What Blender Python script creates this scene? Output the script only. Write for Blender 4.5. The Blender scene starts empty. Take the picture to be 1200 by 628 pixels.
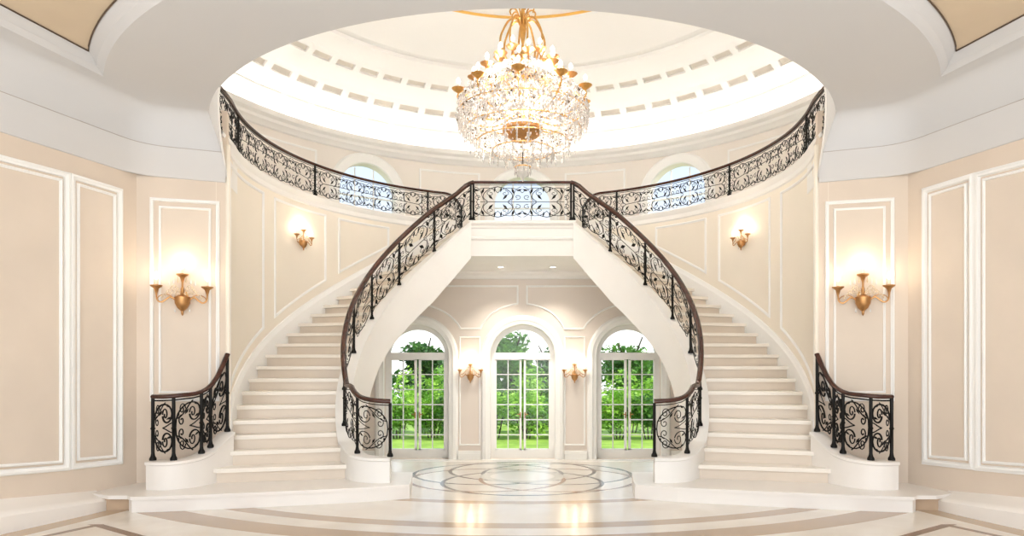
import bpy, math, random
from mathutils import Vector, Matrix
from mathutils.geometry import delaunay_2d_cdt
random.seed(7)
PI = math.pi
C = bpy.context.scene.collection
S = 1.6            # one working unit (eye height) in metres; z is measured from the eye, floor = -1
FX = 785.0; CX = 612.0; HY = 426.0

# ---------------------------------------------------------------- camera, world, sun, exposure
cam_d = bpy.data.cameras.new('camera'); cam = bpy.data.objects.new('camera', cam_d); C.objects.link(cam)
cam.location = (0, 0, S); cam.rotation_euler = (PI/2, 0, 0)
cam_d.sensor_width = 36; cam_d.lens = FX/1200*36
cam_d.shift_x = -(CX-600)/1200; cam_d.shift_y = (HY-314)/1200
cam_d.clip_end = 500
sc = bpy.context.scene; sc.camera = cam
vs = sc.view_settings
vs.view_transform = 'Standard'; vs.look = 'None'; vs.gamma = 1; vs.use_curve_mapping = False
vs.exposure = 0.60
w = bpy.data.worlds.new('sky'); sc.world = w; w.use_nodes = True
nt = w.node_tree; bg = nt.nodes['Background']
tc = nt.nodes.new('ShaderNodeTexCoord'); sp = nt.nodes.new('ShaderNodeSeparateXYZ'); rp = nt.nodes.new('ShaderNodeValToRGB')
nt.links.new(tc.outputs['Generated'], sp.inputs[0]); nt.links.new(sp.outputs['Z'], rp.inputs[0]); nt.links.new(rp.outputs[0], bg.inputs[0])
rp.color_ramp.elements[0].position = 0.0; rp.color_ramp.elements[0].color = (1, 1, 1, 1)
rp.color_ramp.elements[1].position = 0.45; rp.color_ramp.elements[1].color = (.38, .52, .80, 1)
e_ = rp.color_ramp.elements.new(.13); e_.color = (.93, .97, 1, 1)
e_ = rp.color_ramp.elements.new(.23); e_.color = (.43, .49, .57, 1)
bg.inputs[1].default_value = 1.4
sd = bpy.data.lights.new('sun', 'SUN'); sd.energy = 4.2; sd.angle = .02; sd.color = (1, .95, .85)
sun = bpy.data.objects.new('sun', sd); C.objects.link(sun)
sun.rotation_euler = Vector((-.75, .12, -.65)).to_track_quat('-Z', 'Y').to_euler()
def area(name, loc, target, sx, sy, energy, col=(1, 1, 1)):
    d = bpy.data.lights.new(name, 'AREA'); d.shape = 'RECTANGLE'; d.size = sx; d.size_y = sy; d.energy = energy; d.color = col
    o = bpy.data.objects.new(name, d); C.objects.link(o); o.location = loc
    o.rotation_euler = (Vector(target)-Vector(loc)).to_track_quat('-Z', 'Y').to_euler(); return o
area('front_fill', (0, -1.2, 2.6), (0, 9, 2.6), 9.0, 4.6, 225, (1, .99, .975))  # added fill light behind the camera, brightens the hall from the front

def point(name, loc, energy, col=(1, .82, .6), r=.03):
    d = bpy.data.lights.new(name, 'SPOT' if name == 'downlight_lamp' else 'POINT')
    if name == 'downlight_lamp': d.spot_size = 1.9; d.spot_blend = 1.0
    d.energy = energy; d.color = col; d.shadow_soft_size = r
    o = bpy.data.objects.new(name, d); C.objects.link(o); o.location = loc; return o

# ---------------------------------------------------------------- materials
def nodemat(name):
    m = bpy.data.materials.new(name); m.use_nodes = True
    return m, m.node_tree, m.node_tree.nodes['Principled BSDF']
def plaster(name, col, rough=.6, var=.03, scale=3.0, spec=.3, bump=.0):
    m, t, b = nodemat(name)
    n = t.nodes.new('ShaderNodeTexNoise'); n.inputs['Scale'].default_value = scale; n.inputs['Detail'].default_value = 4
    g = t.nodes.new('ShaderNodeTexCoord'); t.links.new(g.outputs['Object'], n.inputs['Vector'])
    r = t.nodes.new('ShaderNodeValToRGB'); t.links.new(n.outputs['Fac'], r.inputs[0])
    r.color_ramp.elements[0].position = .3; r.color_ramp.elements[1].position = .7
    r.color_ramp.elements[0].color = (*[c*(1-var) for c in col], 1); r.color_ramp.elements[1].color = (*[min(1, c*(1+var)) for c in col], 1)
    t.links.new(r.outputs[0], b.inputs['Base Color'])
    b.inputs['Roughness'].default_value = rough; b.inputs['Specular IOR Level'].default_value = spec
    if bump:
        bp = t.nodes.new('ShaderNodeBump'); bp.inputs['Strength'].default_value = bump; bp.inputs['Distance'].default_value = .01
        t.links.new(n.outputs['Fac'], bp.inputs['Height']); t.links.new(bp.outputs[0], b.inputs['Normal'])
    return m
def metal(name, col, rough=.3, met=1.0):
    m = plaster(name, col, rough, .12, 25); m.node_tree.nodes['Principled BSDF'].inputs['Metallic'].default_value = met; return m
def glow(name, col, strength):
    m, t, b = nodemat(name); b.inputs['Base Color'].default_value = (*col, 1)
    b.inputs['Emission Color'].default_value = (*col, 1); b.inputs['Emission Strength'].default_value = strength; return m
def thin_glass(name, tint=(1, 1, 1), gloss=.08):
    m, t, b = nodemat(name)
    t.nodes.remove(b); out = t.nodes['Material Output']
    tr = t.nodes.new('ShaderNodeBsdfTransparent'); tr.inputs[0].default_value = (*tint, 1)
    gl = t.nodes.new('ShaderNodeBsdfGlossy'); gl.inputs['Roughness'].default_value = .02
    mx = t.nodes.new('ShaderNodeMixShader'); mx.inputs[0].default_value = gloss
    t.links.new(tr.outputs[0], mx.inputs[1]); t.links.new(gl.outputs[0], mx.inputs[2]); t.links.new(mx.outputs[0], out.inputs[0]); return m
def crystal_mat(name, col=(.72, .69, .65), a=.40):
    m, t, b = nodemat(name); out = t.nodes['Material Output']
    b.inputs['Base Color'].default_value = (*col, 1); b.inputs['Roughness'].default_value = .08; b.inputs['Specular IOR Level'].default_value = 1.0
    tr = t.nodes.new('ShaderNodeBsdfTransparent'); mx = t.nodes.new('ShaderNodeMixShader'); mx.inputs[0].default_value = a
    t.links.new(b.outputs[0], mx.inputs[1]); t.links.new(tr.outputs[0], mx.inputs[2]); t.links.new(mx.outputs[0], out.inputs[0]); return m
M = {}
M['wall'] = plaster('beige_plaster', (.71, .605, .50), .7, .035, 1.2)
M['wallpanel'] = plaster('panel_beige', (.71, .615, .515), .65, .035, 1.4)
M['stairwall'] = plaster('cream_plaster', (.86, .79, .68), .6, .02, 1.0)
M['arcade'] = plaster('arcade_plaster', (.76, .68, .61), .65, .02, 1.0)
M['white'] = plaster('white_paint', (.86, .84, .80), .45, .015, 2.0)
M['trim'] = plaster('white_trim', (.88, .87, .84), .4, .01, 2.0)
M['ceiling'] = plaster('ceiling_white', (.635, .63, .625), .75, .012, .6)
M['coffer'] = plaster('tan_coffer', (.66, .54, .39), .7, .04, 1.5)
M['dome'] = plaster('dome_white', (.86, .85, .83), .7, .01, 1.0)
M['coffershade'] = plaster('coffer_shaded_cream', (.76, .71, .64), .7, .02, 2.0)  # dome white toned darker, recess shade put into the coffer colour
M['drum'] = plaster('drum_plaster', (.80, .745, .68), .65, .02, 1.0)
M['riser'] = plaster('riser_shaded_marble', (.72, .625, .52), .3, .03, 2.5, .5)  # tread marble toned darker, painting the shading between treads and risers
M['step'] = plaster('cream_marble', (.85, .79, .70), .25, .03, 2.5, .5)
M['plinth'] = plaster('white_marble', (.85, .81, .76), .25, .02, 2.0, .5)
M['brown'] = plaster('brown_recess_shadow', (.50, .36, .24), .25, .12, 3.0, .5)  # colour of the recess beside the platform, shadow painted in
M['iron'] = metal('black_iron', (.012, .011, .010), .45, .6)
M['wood'] = plaster('red_brown_wood', (.055, .019, .012), .22, .35, 9, .5)
M['gold'] = metal('gilt_brass', (.62, .36, .12), .30)
M['oldgold'] = metal('antique_brass', (.50, .27, .11), .38)
M['ringgold'] = plaster('gilded_moulding', (.80, .47, .12), .35, .05, 3)
M['greyline'] = plaster('grey_bead', (.40, .35, .31), .5, .1, 5)
M['darkline'] = plaster('dark_bead', (.10, .065, .04), .5, .1, 5)
M['bulb'] = glow('bulb_glow', (1, .90, .74), 5)
M['down'] = glow('downlight_glow', (1, .96, .9), 6)
M['cove'] = glow('cove_light', (1, .94, .86), 9)
M['glass'] = thin_glass('window_glass', (.99, .99, .99), .03)
M['crystal'] = crystal_mat('crystal')
M['crystalw'] = crystal_mat('amber_crystal', (.9, .7, .45), .4)
M['clear'] = crystal_mat('clear_drop', (.95, .93, .9), .3)
M['crystaldark'] = crystal_mat('dark_fleck_crystal', (.16, .11, .07), .15)  # dark crystal copy for the painted flecks in the chandelier
M['candle'] = plaster('ivory_candle', (.85, .78, .65), .5, .02, 5)
M['bark'] = plaster('bark', (.08, .06, .04), .9, .3, 6)
M['porcelain'] = plaster('porcelain', (.9, .89, .86), .2, .01, 3)
def foliage(name, a, b_):
    m, t, b = nodemat(name)
    n = t.nodes.new('ShaderNodeTexNoise'); n.inputs['Scale'].default_value = 2.2; n.inputs['Detail'].default_value = 5
    g = t.nodes.new('ShaderNodeTexCoord'); t.links.new(g.outputs['Object'], n.inputs['Vector'])
    r = t.nodes.new('ShaderNodeValToRGB'); t.links.new(n.outputs['Fac'], r.inputs[0])
    r.color_ramp.elements[0].position = .38; r.color_ramp.elements[1].position = .62
    r.color_ramp.elements[0].color = (*a, 1); r.color_ramp.elements[1].color = (*b_, 1)
    t.links.new(r.outputs[0], b.inputs['Base Color']); b.inputs['Roughness'].default_value = .55
    tl = t.nodes.new('ShaderNodeBsdfTranslucent'); t.links.new(r.outputs[0], tl.inputs[0])
    mx = t.nodes.new('ShaderNodeMixShader'); mx.inputs[0].default_value = .35; out = t.nodes['Material Output']
    t.links.new(b.outputs[0], mx.inputs[1]); t.links.new(tl.outputs[0], mx.inputs[2]); t.links.new(mx.outputs[0], out.inputs[0])
    return m
M['leaf_light'] = foliage('hedge_leaves', (.16, .40, .03), (.46, .72, .10))
M['leaf_mid'] = foliage('mid_leaves', (.05, .17, .02), (.16, .36, .05))
M['leaf_dark'] = foliage('tree_leaves', (.02, .085, .015), (.09, .23, .04))
M['grass'] = foliage('lawn_grass', (.30, .48, .07), (.46, .64, .12))

# floor marble: pattern from distances in plan (object coordinates are world metres)
def floor_material():
    m, t, b = nodemat('inlaid_marble_floor'); N = t.nodes; Lk = t.links
    tc = N.new('ShaderNodeTexCoord'); sx = N.new('ShaderNodeSeparateXYZ'); Lk.new(tc.outputs['Object'], sx.inputs[0])
    def val(o): return o
    def mth(op, a, b_=None, c=None):
        n = N.new('ShaderNodeMath'); n.operation = op
        for i, v in enumerate((a, b_, c)):
            if v is None: continue
            if isinstance(v, (int, float)): n.inputs[i].default_value = v
            else: Lk.new(v, n.inputs[i])
        return n.outputs[0]
    X = mth('DIVIDE', sx.outputs[0], S); Y = mth('DIVIDE', sx.outputs[1], S)
    def dist(cx, cy, ky=1.0):
        dx = mth('SUBTRACT', X, cx); dy = mth('DIVIDE', mth('SUBTRACT', Y, cy), ky)
        return mth('SQRT', mth('ADD', mth('MULTIPLY', dx, dx), mth('MULTIPLY', dy, dy)))
    def band(d, r, wd): return mth('LESS_THAN', mth('ABSOLUTE', mth('SUBTRACT', d, r)), wd/2)
    nz = N.new('ShaderNodeTexNoise'); nz.inputs['Scale'].default_value = 1.3; nz.inputs['Detail'].default_value = 7; nz.inputs['Distortion'].default_value = 1.2
    Lk.new(tc.outputs['Object'], nz.inputs['Vector'])
    r = N.new('ShaderNodeValToRGB'); Lk.new(nz.outputs['Fac'], r.inputs[0])
    r.color_ramp.elements[0].position = .35; r.color_ramp.elements[1].position = .65
    r.color_ramp.elements[0].color = (.74, .68, .59, 1); r.color_ramp.elements[1].color = (.82, .775, .70, 1)
    col = r.outputs[0]
    def over(mask, c):
        nonlocal col
        mx = N.new('ShaderNodeMix'); mx.data_type = 'RGBA'; Lk.new(mask, mx.inputs[0]); Lk.new(col, mx.inputs[6]); mx.inputs[7].default_value = (*c, 1); col = mx.outputs[2]
    d = dist(0, 8.25)
    tan = (.44, .32, .215)
    over(band(d, 3.43, .10), tan); over(band(d, 4.12, .13), tan); over(band(d, 4.46, .21), tan)
    # brown band along the side walls, painting the plinth's shadow strip
    ax = mth('ABSOLUTE', X)
    lw = mth('ADD', mth('MULTIPLY', mth('SUBTRACT', 5.0, Y), .31), 2.88)
    over(mth('MULTIPLY', mth('GREATER_THAN', ax, mth('SUBTRACT', lw, .33)), mth('LESS_THAN', Y, 4.75)), (.50, .37, .24))
    # brown diamond lines in the corners
    e1 = mth('ABSOLUTE', mth('SUBTRACT', mth('ADD', ax, mth('MULTIPLY', mth('SUBTRACT', Y, 4.15), 1.35)), 2.63))
    e2 = mth('ABSOLUTE', mth('SUBTRACT', mth('SUBTRACT', ax, mth('MULTIPLY', mth('SUBTRACT', 4.15, Y), .50)), 2.63))
    lo = mth('LESS_THAN', Y, 4.17)
    k1 = mth('MULTIPLY', mth('MULTIPLY', mth('LESS_THAN', e2, .03), lo), mth('GREATER_THAN', ax, 2.6))
    e3 = mth('ABSOLUTE', mth('SUBTRACT', mth('ADD', ax, mth('MULTIPLY', mth('SUBTRACT', 4.15, Y), 1.5)), 2.63))
    k2 = mth('MULTIPLY', mth('LESS_THAN', e3, .05), lo)
    over(k1, (.20, .10, .045)); over(k2, (.20, .10, .045))
    # medallion
    cy, ky = 5.95, .85
    inside = mth('LESS_THAN', dist(0, cy, ky), 1.04)
    over(inside, (.80, .77, .71))
    over(band(dist(0, cy, ky), 1.01, .02), (.16, .12, .10))
    for i in range(6):
        a = PI/6 + i*PI/3
        dd = dist(.36*math.cos(a), cy+.36*ky*math.sin(a), ky)
        over(band(dd, .67, .036), (.36, .15, .045) if i in (3, 5) else (.07, .055, .045))
    over(band(dist(0, cy, ky), .33, .09), (.62, .60, .55)); over(mth('LESS_THAN', dist(0, cy, ky), .27), (.84, .81, .76))
    Lk.new(col, b.inputs['Base Color']); b.inputs['Roughness'].default_value = .15; b.inputs['Specular IOR Level'].default_value = .75
    return m
M['floor'] = floor_material()

# ---------------------------------------------------------------- mesh helpers (working units)
def W(p): return Vector((p[0]*S, p[1]*S, (p[2]+1)*S))
ORG = {}
def root(name, label, cat, loc, group=None):
    o = bpy.data.objects.new(name, None); C.objects.link(o); o.location = W(loc); o.empty_display_size = .1
    o['label'] = label; o['category'] = cat
    if group: o['group'] = group
    ORG[o.name] = W(loc); return o
class MB:
    def __init__(s, conv=True): s.v = []; s.f = []; s.conv = conv
    def add(s, vs, fs, mirror=False):
        b = len(s.v); s.v += [tuple(p) for p in vs]; s.f += [tuple(b+i for i in f) for f in fs]; return s
    def box(s, x0, x1, y0, y1, z0, z1):
        return s.add([(x0,y0,z0),(x1,y0,z0),(x1,y1,z0),(x0,y1,z0),(x0,y0,z1),(x1,y0,z1),(x1,y1,z1),(x0,y1,z1)],
                     [(3,2,1,0),(4,5,6,7),(0,1,5,4),(1,2,6,5),(2,3,7,6),(3,0,4,7)])
    def hexa(s, b4, t4):
        return s.add(list(b4)+list(t4), [(3,2,1,0),(4,5,6,7),(0,1,5,4),(1,2,6,5),(2,3,7,6),(3,0,4,7)])
    def prism(s, poly, z0, z1):
        n = len(poly)
        return s.add([(p[0],p[1],z0) for p in poly]+[(p[0],p[1],z1) for p in poly],
                     [tuple(range(n-1,-1,-1)), tuple(range(n,2*n))]+[(i,(i+1)%n,n+(i+1)%n,n+i) for i in range(n)])
    def loft(s, rings, close=True, caps=True):
        n = len(rings[0]); b = len(s.v)
        for r in rings: s.v += [tuple(p) for p in r]
        for j in range(len(rings)-1):
            for i in range(n if close else n-1):
                k = (i+1) % n
                s.f.append((b+j*n+i, b+j*n+k, b+(j+1)*n+k, b+(j+1)*n+i))
        if caps and close:
            s.f.append(tuple(b+i for i in range(n-1,-1,-1))); s.f.append(tuple(b+(len(rings)-1)*n+i for i in range(n)))
        return s
    def tube(s, pts, r, sides=6, closed=False, flat=1.0):
        P = [Vector(p) for p in pts]; n = len(P)
        if n < 2: return s
        rr = r if isinstance(r, (list, tuple)) else [r]*n
        T = []
        for i in range(n):
            a = P[i-1] if i > 0 else (P[-1] if closed else P[0]); c = P[i+1] if i < n-1 else (P[0] if closed else P[-1])
            d = c-a; T.append(d.normalized() if d.length > 1e-9 else Vector((0,0,1)))
        up = Vector((0,0,1)) if abs(T[0].z) < .9 else Vector((0,1,0))
        nrm = (up-T[0]*up.dot(T[0])).normalized(); rings = []
        for i in range(n):
            nrm = (nrm-T[i]*nrm.dot(T[i]))
            if nrm.length < 1e-6: nrm = T[i].orthogonal()
            nrm.normalize(); bi = T[i].cross(nrm)
            rings.append([P[i]+(nrm*math.cos(2*PI*k/sides)*flat+bi*math.sin(2*PI*k/sides))*rr[i] for k in range(sides)])
        if closed: rings.append(rings[0]); return s.loft(rings, True, False)
        return s.loft(rings)
    def lathe(s, prof, cx=0, cy=0, cz=0, n=20, a0=0, a1=2*PI):
        full = abs(a1-a0-2*PI) < 1e-6; m = n if full else n+1; b = len(s.v)
        for r, z in prof:
            for i in range(m):
                a = a0+(a1-a0)*i/n; s.v.append((cx+r*math.cos(a), cy+r*math.sin(a), cz+z))
        for j in range(len(prof)-1):
            for i in range(n):
                k = (i+1) % m
                s.f.append((b+j*m+i, b+j*m+k, b+(j+1)*m+k, b+(j+1)*m+i))
        return s
    def build(s, name, mat, parent=None, smooth=False, origin=None, auto=None):
        if s.conv: vv = [W(p) for p in s.v]
        else: vv = [Vector(p) for p in s.v]
        if parent is not None: og = ORG[parent.name]
        else: og = W(origin) if origin is not None else Vector((0,0,0))
        me = bpy.data.meshes.new(name); me.from_pydata([p-og for p in vv], [], s.f)
        import bmesh
        bm = bmesh.new(); bm.from_mesh(me); bmesh.ops.remove_doubles(bm, verts=bm.verts, dist=1e-5)
        bmesh.ops.recalc_face_normals(bm, faces=bm.faces)
        bm.to_mesh(me); bm.free()
        me.materials.append(M[mat] if isinstance(mat, str) else mat)
        if smooth:
            for p in me.polygons: p.use_smooth = True
            try: me.set_sharp_from_angle(angle=math.radians(auto or 40))
            except Exception: pass
        o = bpy.data.objects.new(name, me); C.objects.link(o)
        if parent is not None: o.parent = parent; ORG[o.name] = og
        else: o.location = og; ORG[o.name] = og
        return o
def struct(o, label=None):
    o['kind'] = 'structure'
    if label: o['label'] = label
    return o
def inpoly(p, poly):
    x, y = p; c = False; n = len(poly); j = n-1
    for i in range(n):
        xi, yi = poly[i]; xj, yj = poly[j]
        if (yi > y) != (yj > y) and x < (xj-xi)*(y-yi)/(yj-yi)+xi: c = not c
        j = i
    return c
def cdt(outer, holes, step=None):
    vs_ = []; es = []
    for poly in [outer]+holes:
        b = len(vs_); vs_ += [Vector(p) for p in poly]; es += [(b+i, b+(i+1) % len(poly)) for i in range(len(poly))]
    if step:
        xs = [p[0] for p in outer]; ys = [p[1] for p in outer]
        x = min(xs)+step
        while x < max(xs):
            y = min(ys)+step
            while y < max(ys):
                if inpoly((x, y), outer) and not any(inpoly((x, y), h) for h in holes): vs_.append(Vector((x, y)))
                y += step*3
            x += step
    v, e, f, *_ = delaunay_2d_cdt(vs_, es, [], 0, 1e-6)
    out = []
    for t in f:
        c = (sum(v[i][0] for i in t)/len(t), sum(v[i][1] for i in t)/len(t))
        if inpoly(c, outer) and not any(inpoly(c, h) for h in holes): out.append(tuple(t))
    return [(p[0], p[1]) for p in v], out
def arch_poly(cx, hw, z0, zs, rise, n=16):
    pts = [(cx-hw, z0), (cx+hw, z0)]
    for i in range(n+1):
        a = PI*i/n; pts.append((cx+hw*math.cos(a), zs+rise*math.sin(a)))
    return pts
def strip_polyline(mb, pts, wd, to3, depth, closed=False, prof=None):
    """moulding: ribbon of width wd along 2D pts, raised by depth; to3(u,v,d) maps to space"""
    n = len(pts); L_ = []; R_ = []
    for i in range(n):
        a = pts[i-1] if (i > 0 or closed) else pts[0]; c = pts[(i+1) % n] if (i < n-1 or closed) else pts[-1]; p = pts[i]
        d1 = Vector((p[0]-a[0], p[1]-a[1])); d2 = Vector((c[0]-p[0], c[1]-p[1]))
        if d1.length < 1e-9: d1 = d2
        if d2.length < 1e-9: d2 = d1
        d1.normalize(); d2.normalize(); t = (d1+d2)
        if t.length < 1e-6: t = d1
        t.normalize(); nn = Vector((-t.y, t.x)); k = 1/max(.4, nn.dot(Vector((-d1.y, d1.x))))
        L_.append((p[0]+nn.x*wd/2*k, p[1]+nn.y*wd/2*k)); R_.append((p[0]-nn.x*wd/2*k, p[1]-nn.y*wd/2*k))
    rings = []
    for i in range(n):
        l, r, m_ = L_[i], R_[i], pts[i]
        def mixp(f): return (l[0]+(r[0]-l[0])*f, l[1]+(r[1]-l[1])*f)
        rings.append([to3(*mixp(0), -.004), to3(*mixp(.08), depth*.55), to3(*mixp(.3), depth*.6), to3(*mixp(.5), depth), to3(*mixp(.8), depth*.9), to3(*mixp(1), -.004)])
    if closed: rings.append(rings[0])
    mb.loft(rings, True, not closed)
def dense(pts, step=.06, closed=False):
    out = []; n = len(pts)
    for i in range(n if closed else n-1):
        a = pts[i]; c = pts[(i+1) % n]; d = math.dist(a, c); m = max(1, int(d/step))
        for j in range(m): out.append(tuple(a[k]+(c[k]-a[k])*j/m for k in range(len(a))))
    if not closed: out.append(tuple(pts[-1]))
    return out

# ---------------------------------------------------------------- plan constants
D = 6.087; RO = 2.456; RI = 1.570; RIS = .1085
T0 = -.7052; DT = .0794
def th(k): return T0+DT*k
def cyl(R, t, sx): return (-sx*R*math.cos(t), D+R*math.sin(t))      # sx=+1 left stair, -1 right stair
def nose(k): return k*RIS-1
ZC = 1.863; RH = 2.572; RD = 3.73; ZLAND = nose(24)
W0 = (4.74, -1.0); W1 = (2.88, 5.0); W2 = (2.29, 5.21)
W2 = (math.sqrt(RO**2-(D-5.21)**2), 5.21)
YW = 8.85; ZLOW = -1.30; YEDGE = 6.93; ZSOF = 1.21

# ================================================================ STRUCTURE
# floor with straight far edge, and the lower garden hall
fm = MB(); fm.add([(-4.9,-1.2,-1),(4.9,-1.2,-1),(4.9,YEDGE,-1),(-4.9,YEDGE,-1),(-4.9,-1.2,-1.06),(4.9,-1.2,-1.06),(4.9,YEDGE,-1.06),(-4.9,YEDGE,-1.06)],
       [(0,1,2,3),(7,6,5,4),(0,4,5,1),(1,5,6,2),(2,6,7,3),(3,7,4,0)])
struct(fm.build('floor', 'floor'), 'polished cream marble floor inlaid with tan arcs and a rosette')
m_ = MB(); m_.box(-2.6,2.6,YEDGE+.14,YW+.3,ZLOW-.06,ZLOW); m_.box(-2.6,2.6,YEDGE,YEDGE+.14,ZLOW-.06,-1.12)
struct(m_.build('floor_garden_hall', 'plinth'), 'lower marble floor in front of the garden doors')
m_ = MB(); m_.box(-1.5,1.5,YEDGE-.10,YEDGE+.02,-1.12,-.998)
struct(m_.build('trim_1', 'plinth'), 'white marble edge of the entrance floor')

# ceiling with the round opening and two coffers
def mir(poly, sx): return [(sx*x, y) for x, y in poly]
offw = .26
def off_in(sx=1):
    # inward offset of wall polyline (right-hand side, x>0)
    d = (Vector(W1)-Vector(W0)).normalized(); n = Vector((-d.y, d.x))
    e = (Vector(W2)-Vector(W1)).normalized(); n2 = Vector((-e.y, e.x))
    return d, n, e, n2
d1, n1, d2, n2 = off_in()
if n1.x > 0: n1 = -n1
if n2.y > 0: n2 = -n2
def flare_r(z):
    v = min(1, max(0, (z-1.44)/(ZC-1.44))); return RO+(RH-RO)*v**1.6
def wall_off(o, z=ZC):
    a = Vector(W0)+n1*o
    # corner
    p1 = Vector(W1)+n1*o; p2 = Vector(W1)+n2*o
    det = d1.x*d2.y-d1.y*d2.x; q = p2-p1; t = (q.x*d2.y-q.y*d2.x)/det; c = p1+d1*t
    b = Vector(W2)+n2*o-d2*(-.0)
    # round the corner a little
    r = .18; pts = [a]
    for i in range(7):
        f = i/6; A = c-d1*r; B = c+d2*r; pts.append(A*(1-f)**2+c*2*f*(1-f)+B*f**2)
    e = Vector(W2)+n2*o+d2*.03; a = pts[-1]; Rc = flare_r(z)+.012
    lo, hi = 0.0, 1.0
    for _ in range(30):
        md = (lo+hi)/2; p = a+(e-a)*md
        if math.hypot(p.x, p.y-D) > Rc: lo = md
        else: hi = md
    pts.append(a+(e-a)*lo)
    return pts
inn = wall_off(offw)
inn_mid = inn[-1]
# clip inn end to the hole circle
hole = [(RH*math.cos(a), D+RH*math.sin(a)) for a in [2*PI*i/160 for i in range(160)]]
# outer boundary of the flat ceiling: right wall offset, down the hole circle (front arc), left wall offset
a_end = math.atan2(inn[-1].y-D, inn[-1].x)
front = []
aL = -PI-a_end
nA = 90
for i in range(nA+1):
    a = a_end+(aL-a_end)*i/nA; front.append((RH*math.cos(a), D+RH*math.sin(a)))
outer = [(p.x, p.y) for p in inn if math.hypot(p.x, p.y-D) > RH+.005] + front + [(-p.x, p.y) for p in reversed(inn) if math.hypot(p.x, p.y-D) > RH+.005]
cof_o = [(2.72, 4.35)]
a_s = math.atan2(4.35-D, 2.72); a_e = -1.12
for i in range(1, 21):
    a = a_s+(a_e-a_s)*i/20; cof_o.append((3.228*math.cos(a), D+3.228*math.sin(a)))
cof_o += [(1.75, 1.7), (3.35, 1.7)]
cof_i = [(2.70, 4.17)]
a_s = math.atan2(4.17-D, 2.70); a_e = -1.08
for i in range(1, 21):
    a = a_s+(a_e-a_s)*i/20; cof_i.append((3.315*math.cos(a), D+3.315*math.sin(a)))
cof_i += [(1.85, 1.8), (3.25, 1.8)]
v, f = cdt(outer, [cof_o, mir(cof_o, -1)])
cm = MB(); cm.add([(x, y, ZC) for x, y in v], f)
for sx in (1, -1):
    nn = len(cof_o)
    ring = [[(sx*x, y, ZC) for x, y in cof_o]]
    for f_, z_ in ((.12, .012), (.45, .03), (.62, .055), (1.0, .087)):
        ring.append([(sx*(cof_o[i][0]+(cof_i[i][0]-cof_o[i][0])*f_), cof_o[i][1]+(cof_i[i][1]-cof_o[i][1])*f_, ZC+z_) for i in range(nn)])
    cm.loft([[r[i] for i in range(nn)] for r in ring], True, False)
    # cove down to the cornice
    rings = []
    for t in [i/8 for i in range(9)]:
        o_ = .13+(offw-.13)*math.sin(t*PI/2)**1.0; z_ = 1.60+(ZC-1.60)*(1-math.cos(t*PI/2))
        z_ = 1.60+(ZC-1.60)*math.sin(t*PI/2); o_ = offw-(offw-.13)*math.cos(t*PI/2)
        rings.append([(sx*p.x, p.y, z_) for p in wall_off(o_, z_)])
    cm.loft(rings, False, False)
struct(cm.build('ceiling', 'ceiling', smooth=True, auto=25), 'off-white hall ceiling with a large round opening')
for sx, nm, lb in ((-1, 'ceiling_coffer', 'tan ceiling coffer in the upper left corner'), (1, 'ceiling_coffer', 'tan ceiling coffer in the upper right corner')):
    v, f = cdt(mir(cof_i, sx), []); cc = MB(); cc.add([(x, y, ZC+.087) for x, y in v], f)
    o = struct(cc.build(nm, 'coffer'), lb)
    t = MB(); t.tube([(sx*x, y, ZC+.082) for x, y in cof_i], .0045, 5, True); t.build('bead_line', 'darkline', o)
# roof slab above the hall (keeps the sky out)
m_ = MB(); m_.add([(-5,-1.2,ZC+.35),(5,-1.2,ZC+.35),(5,3.3,ZC+.35),(-5,3.3,ZC+.35)], [(0,1,2,3)])
struct(m_.build('ceiling_roof', 'ceiling'))

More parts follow.
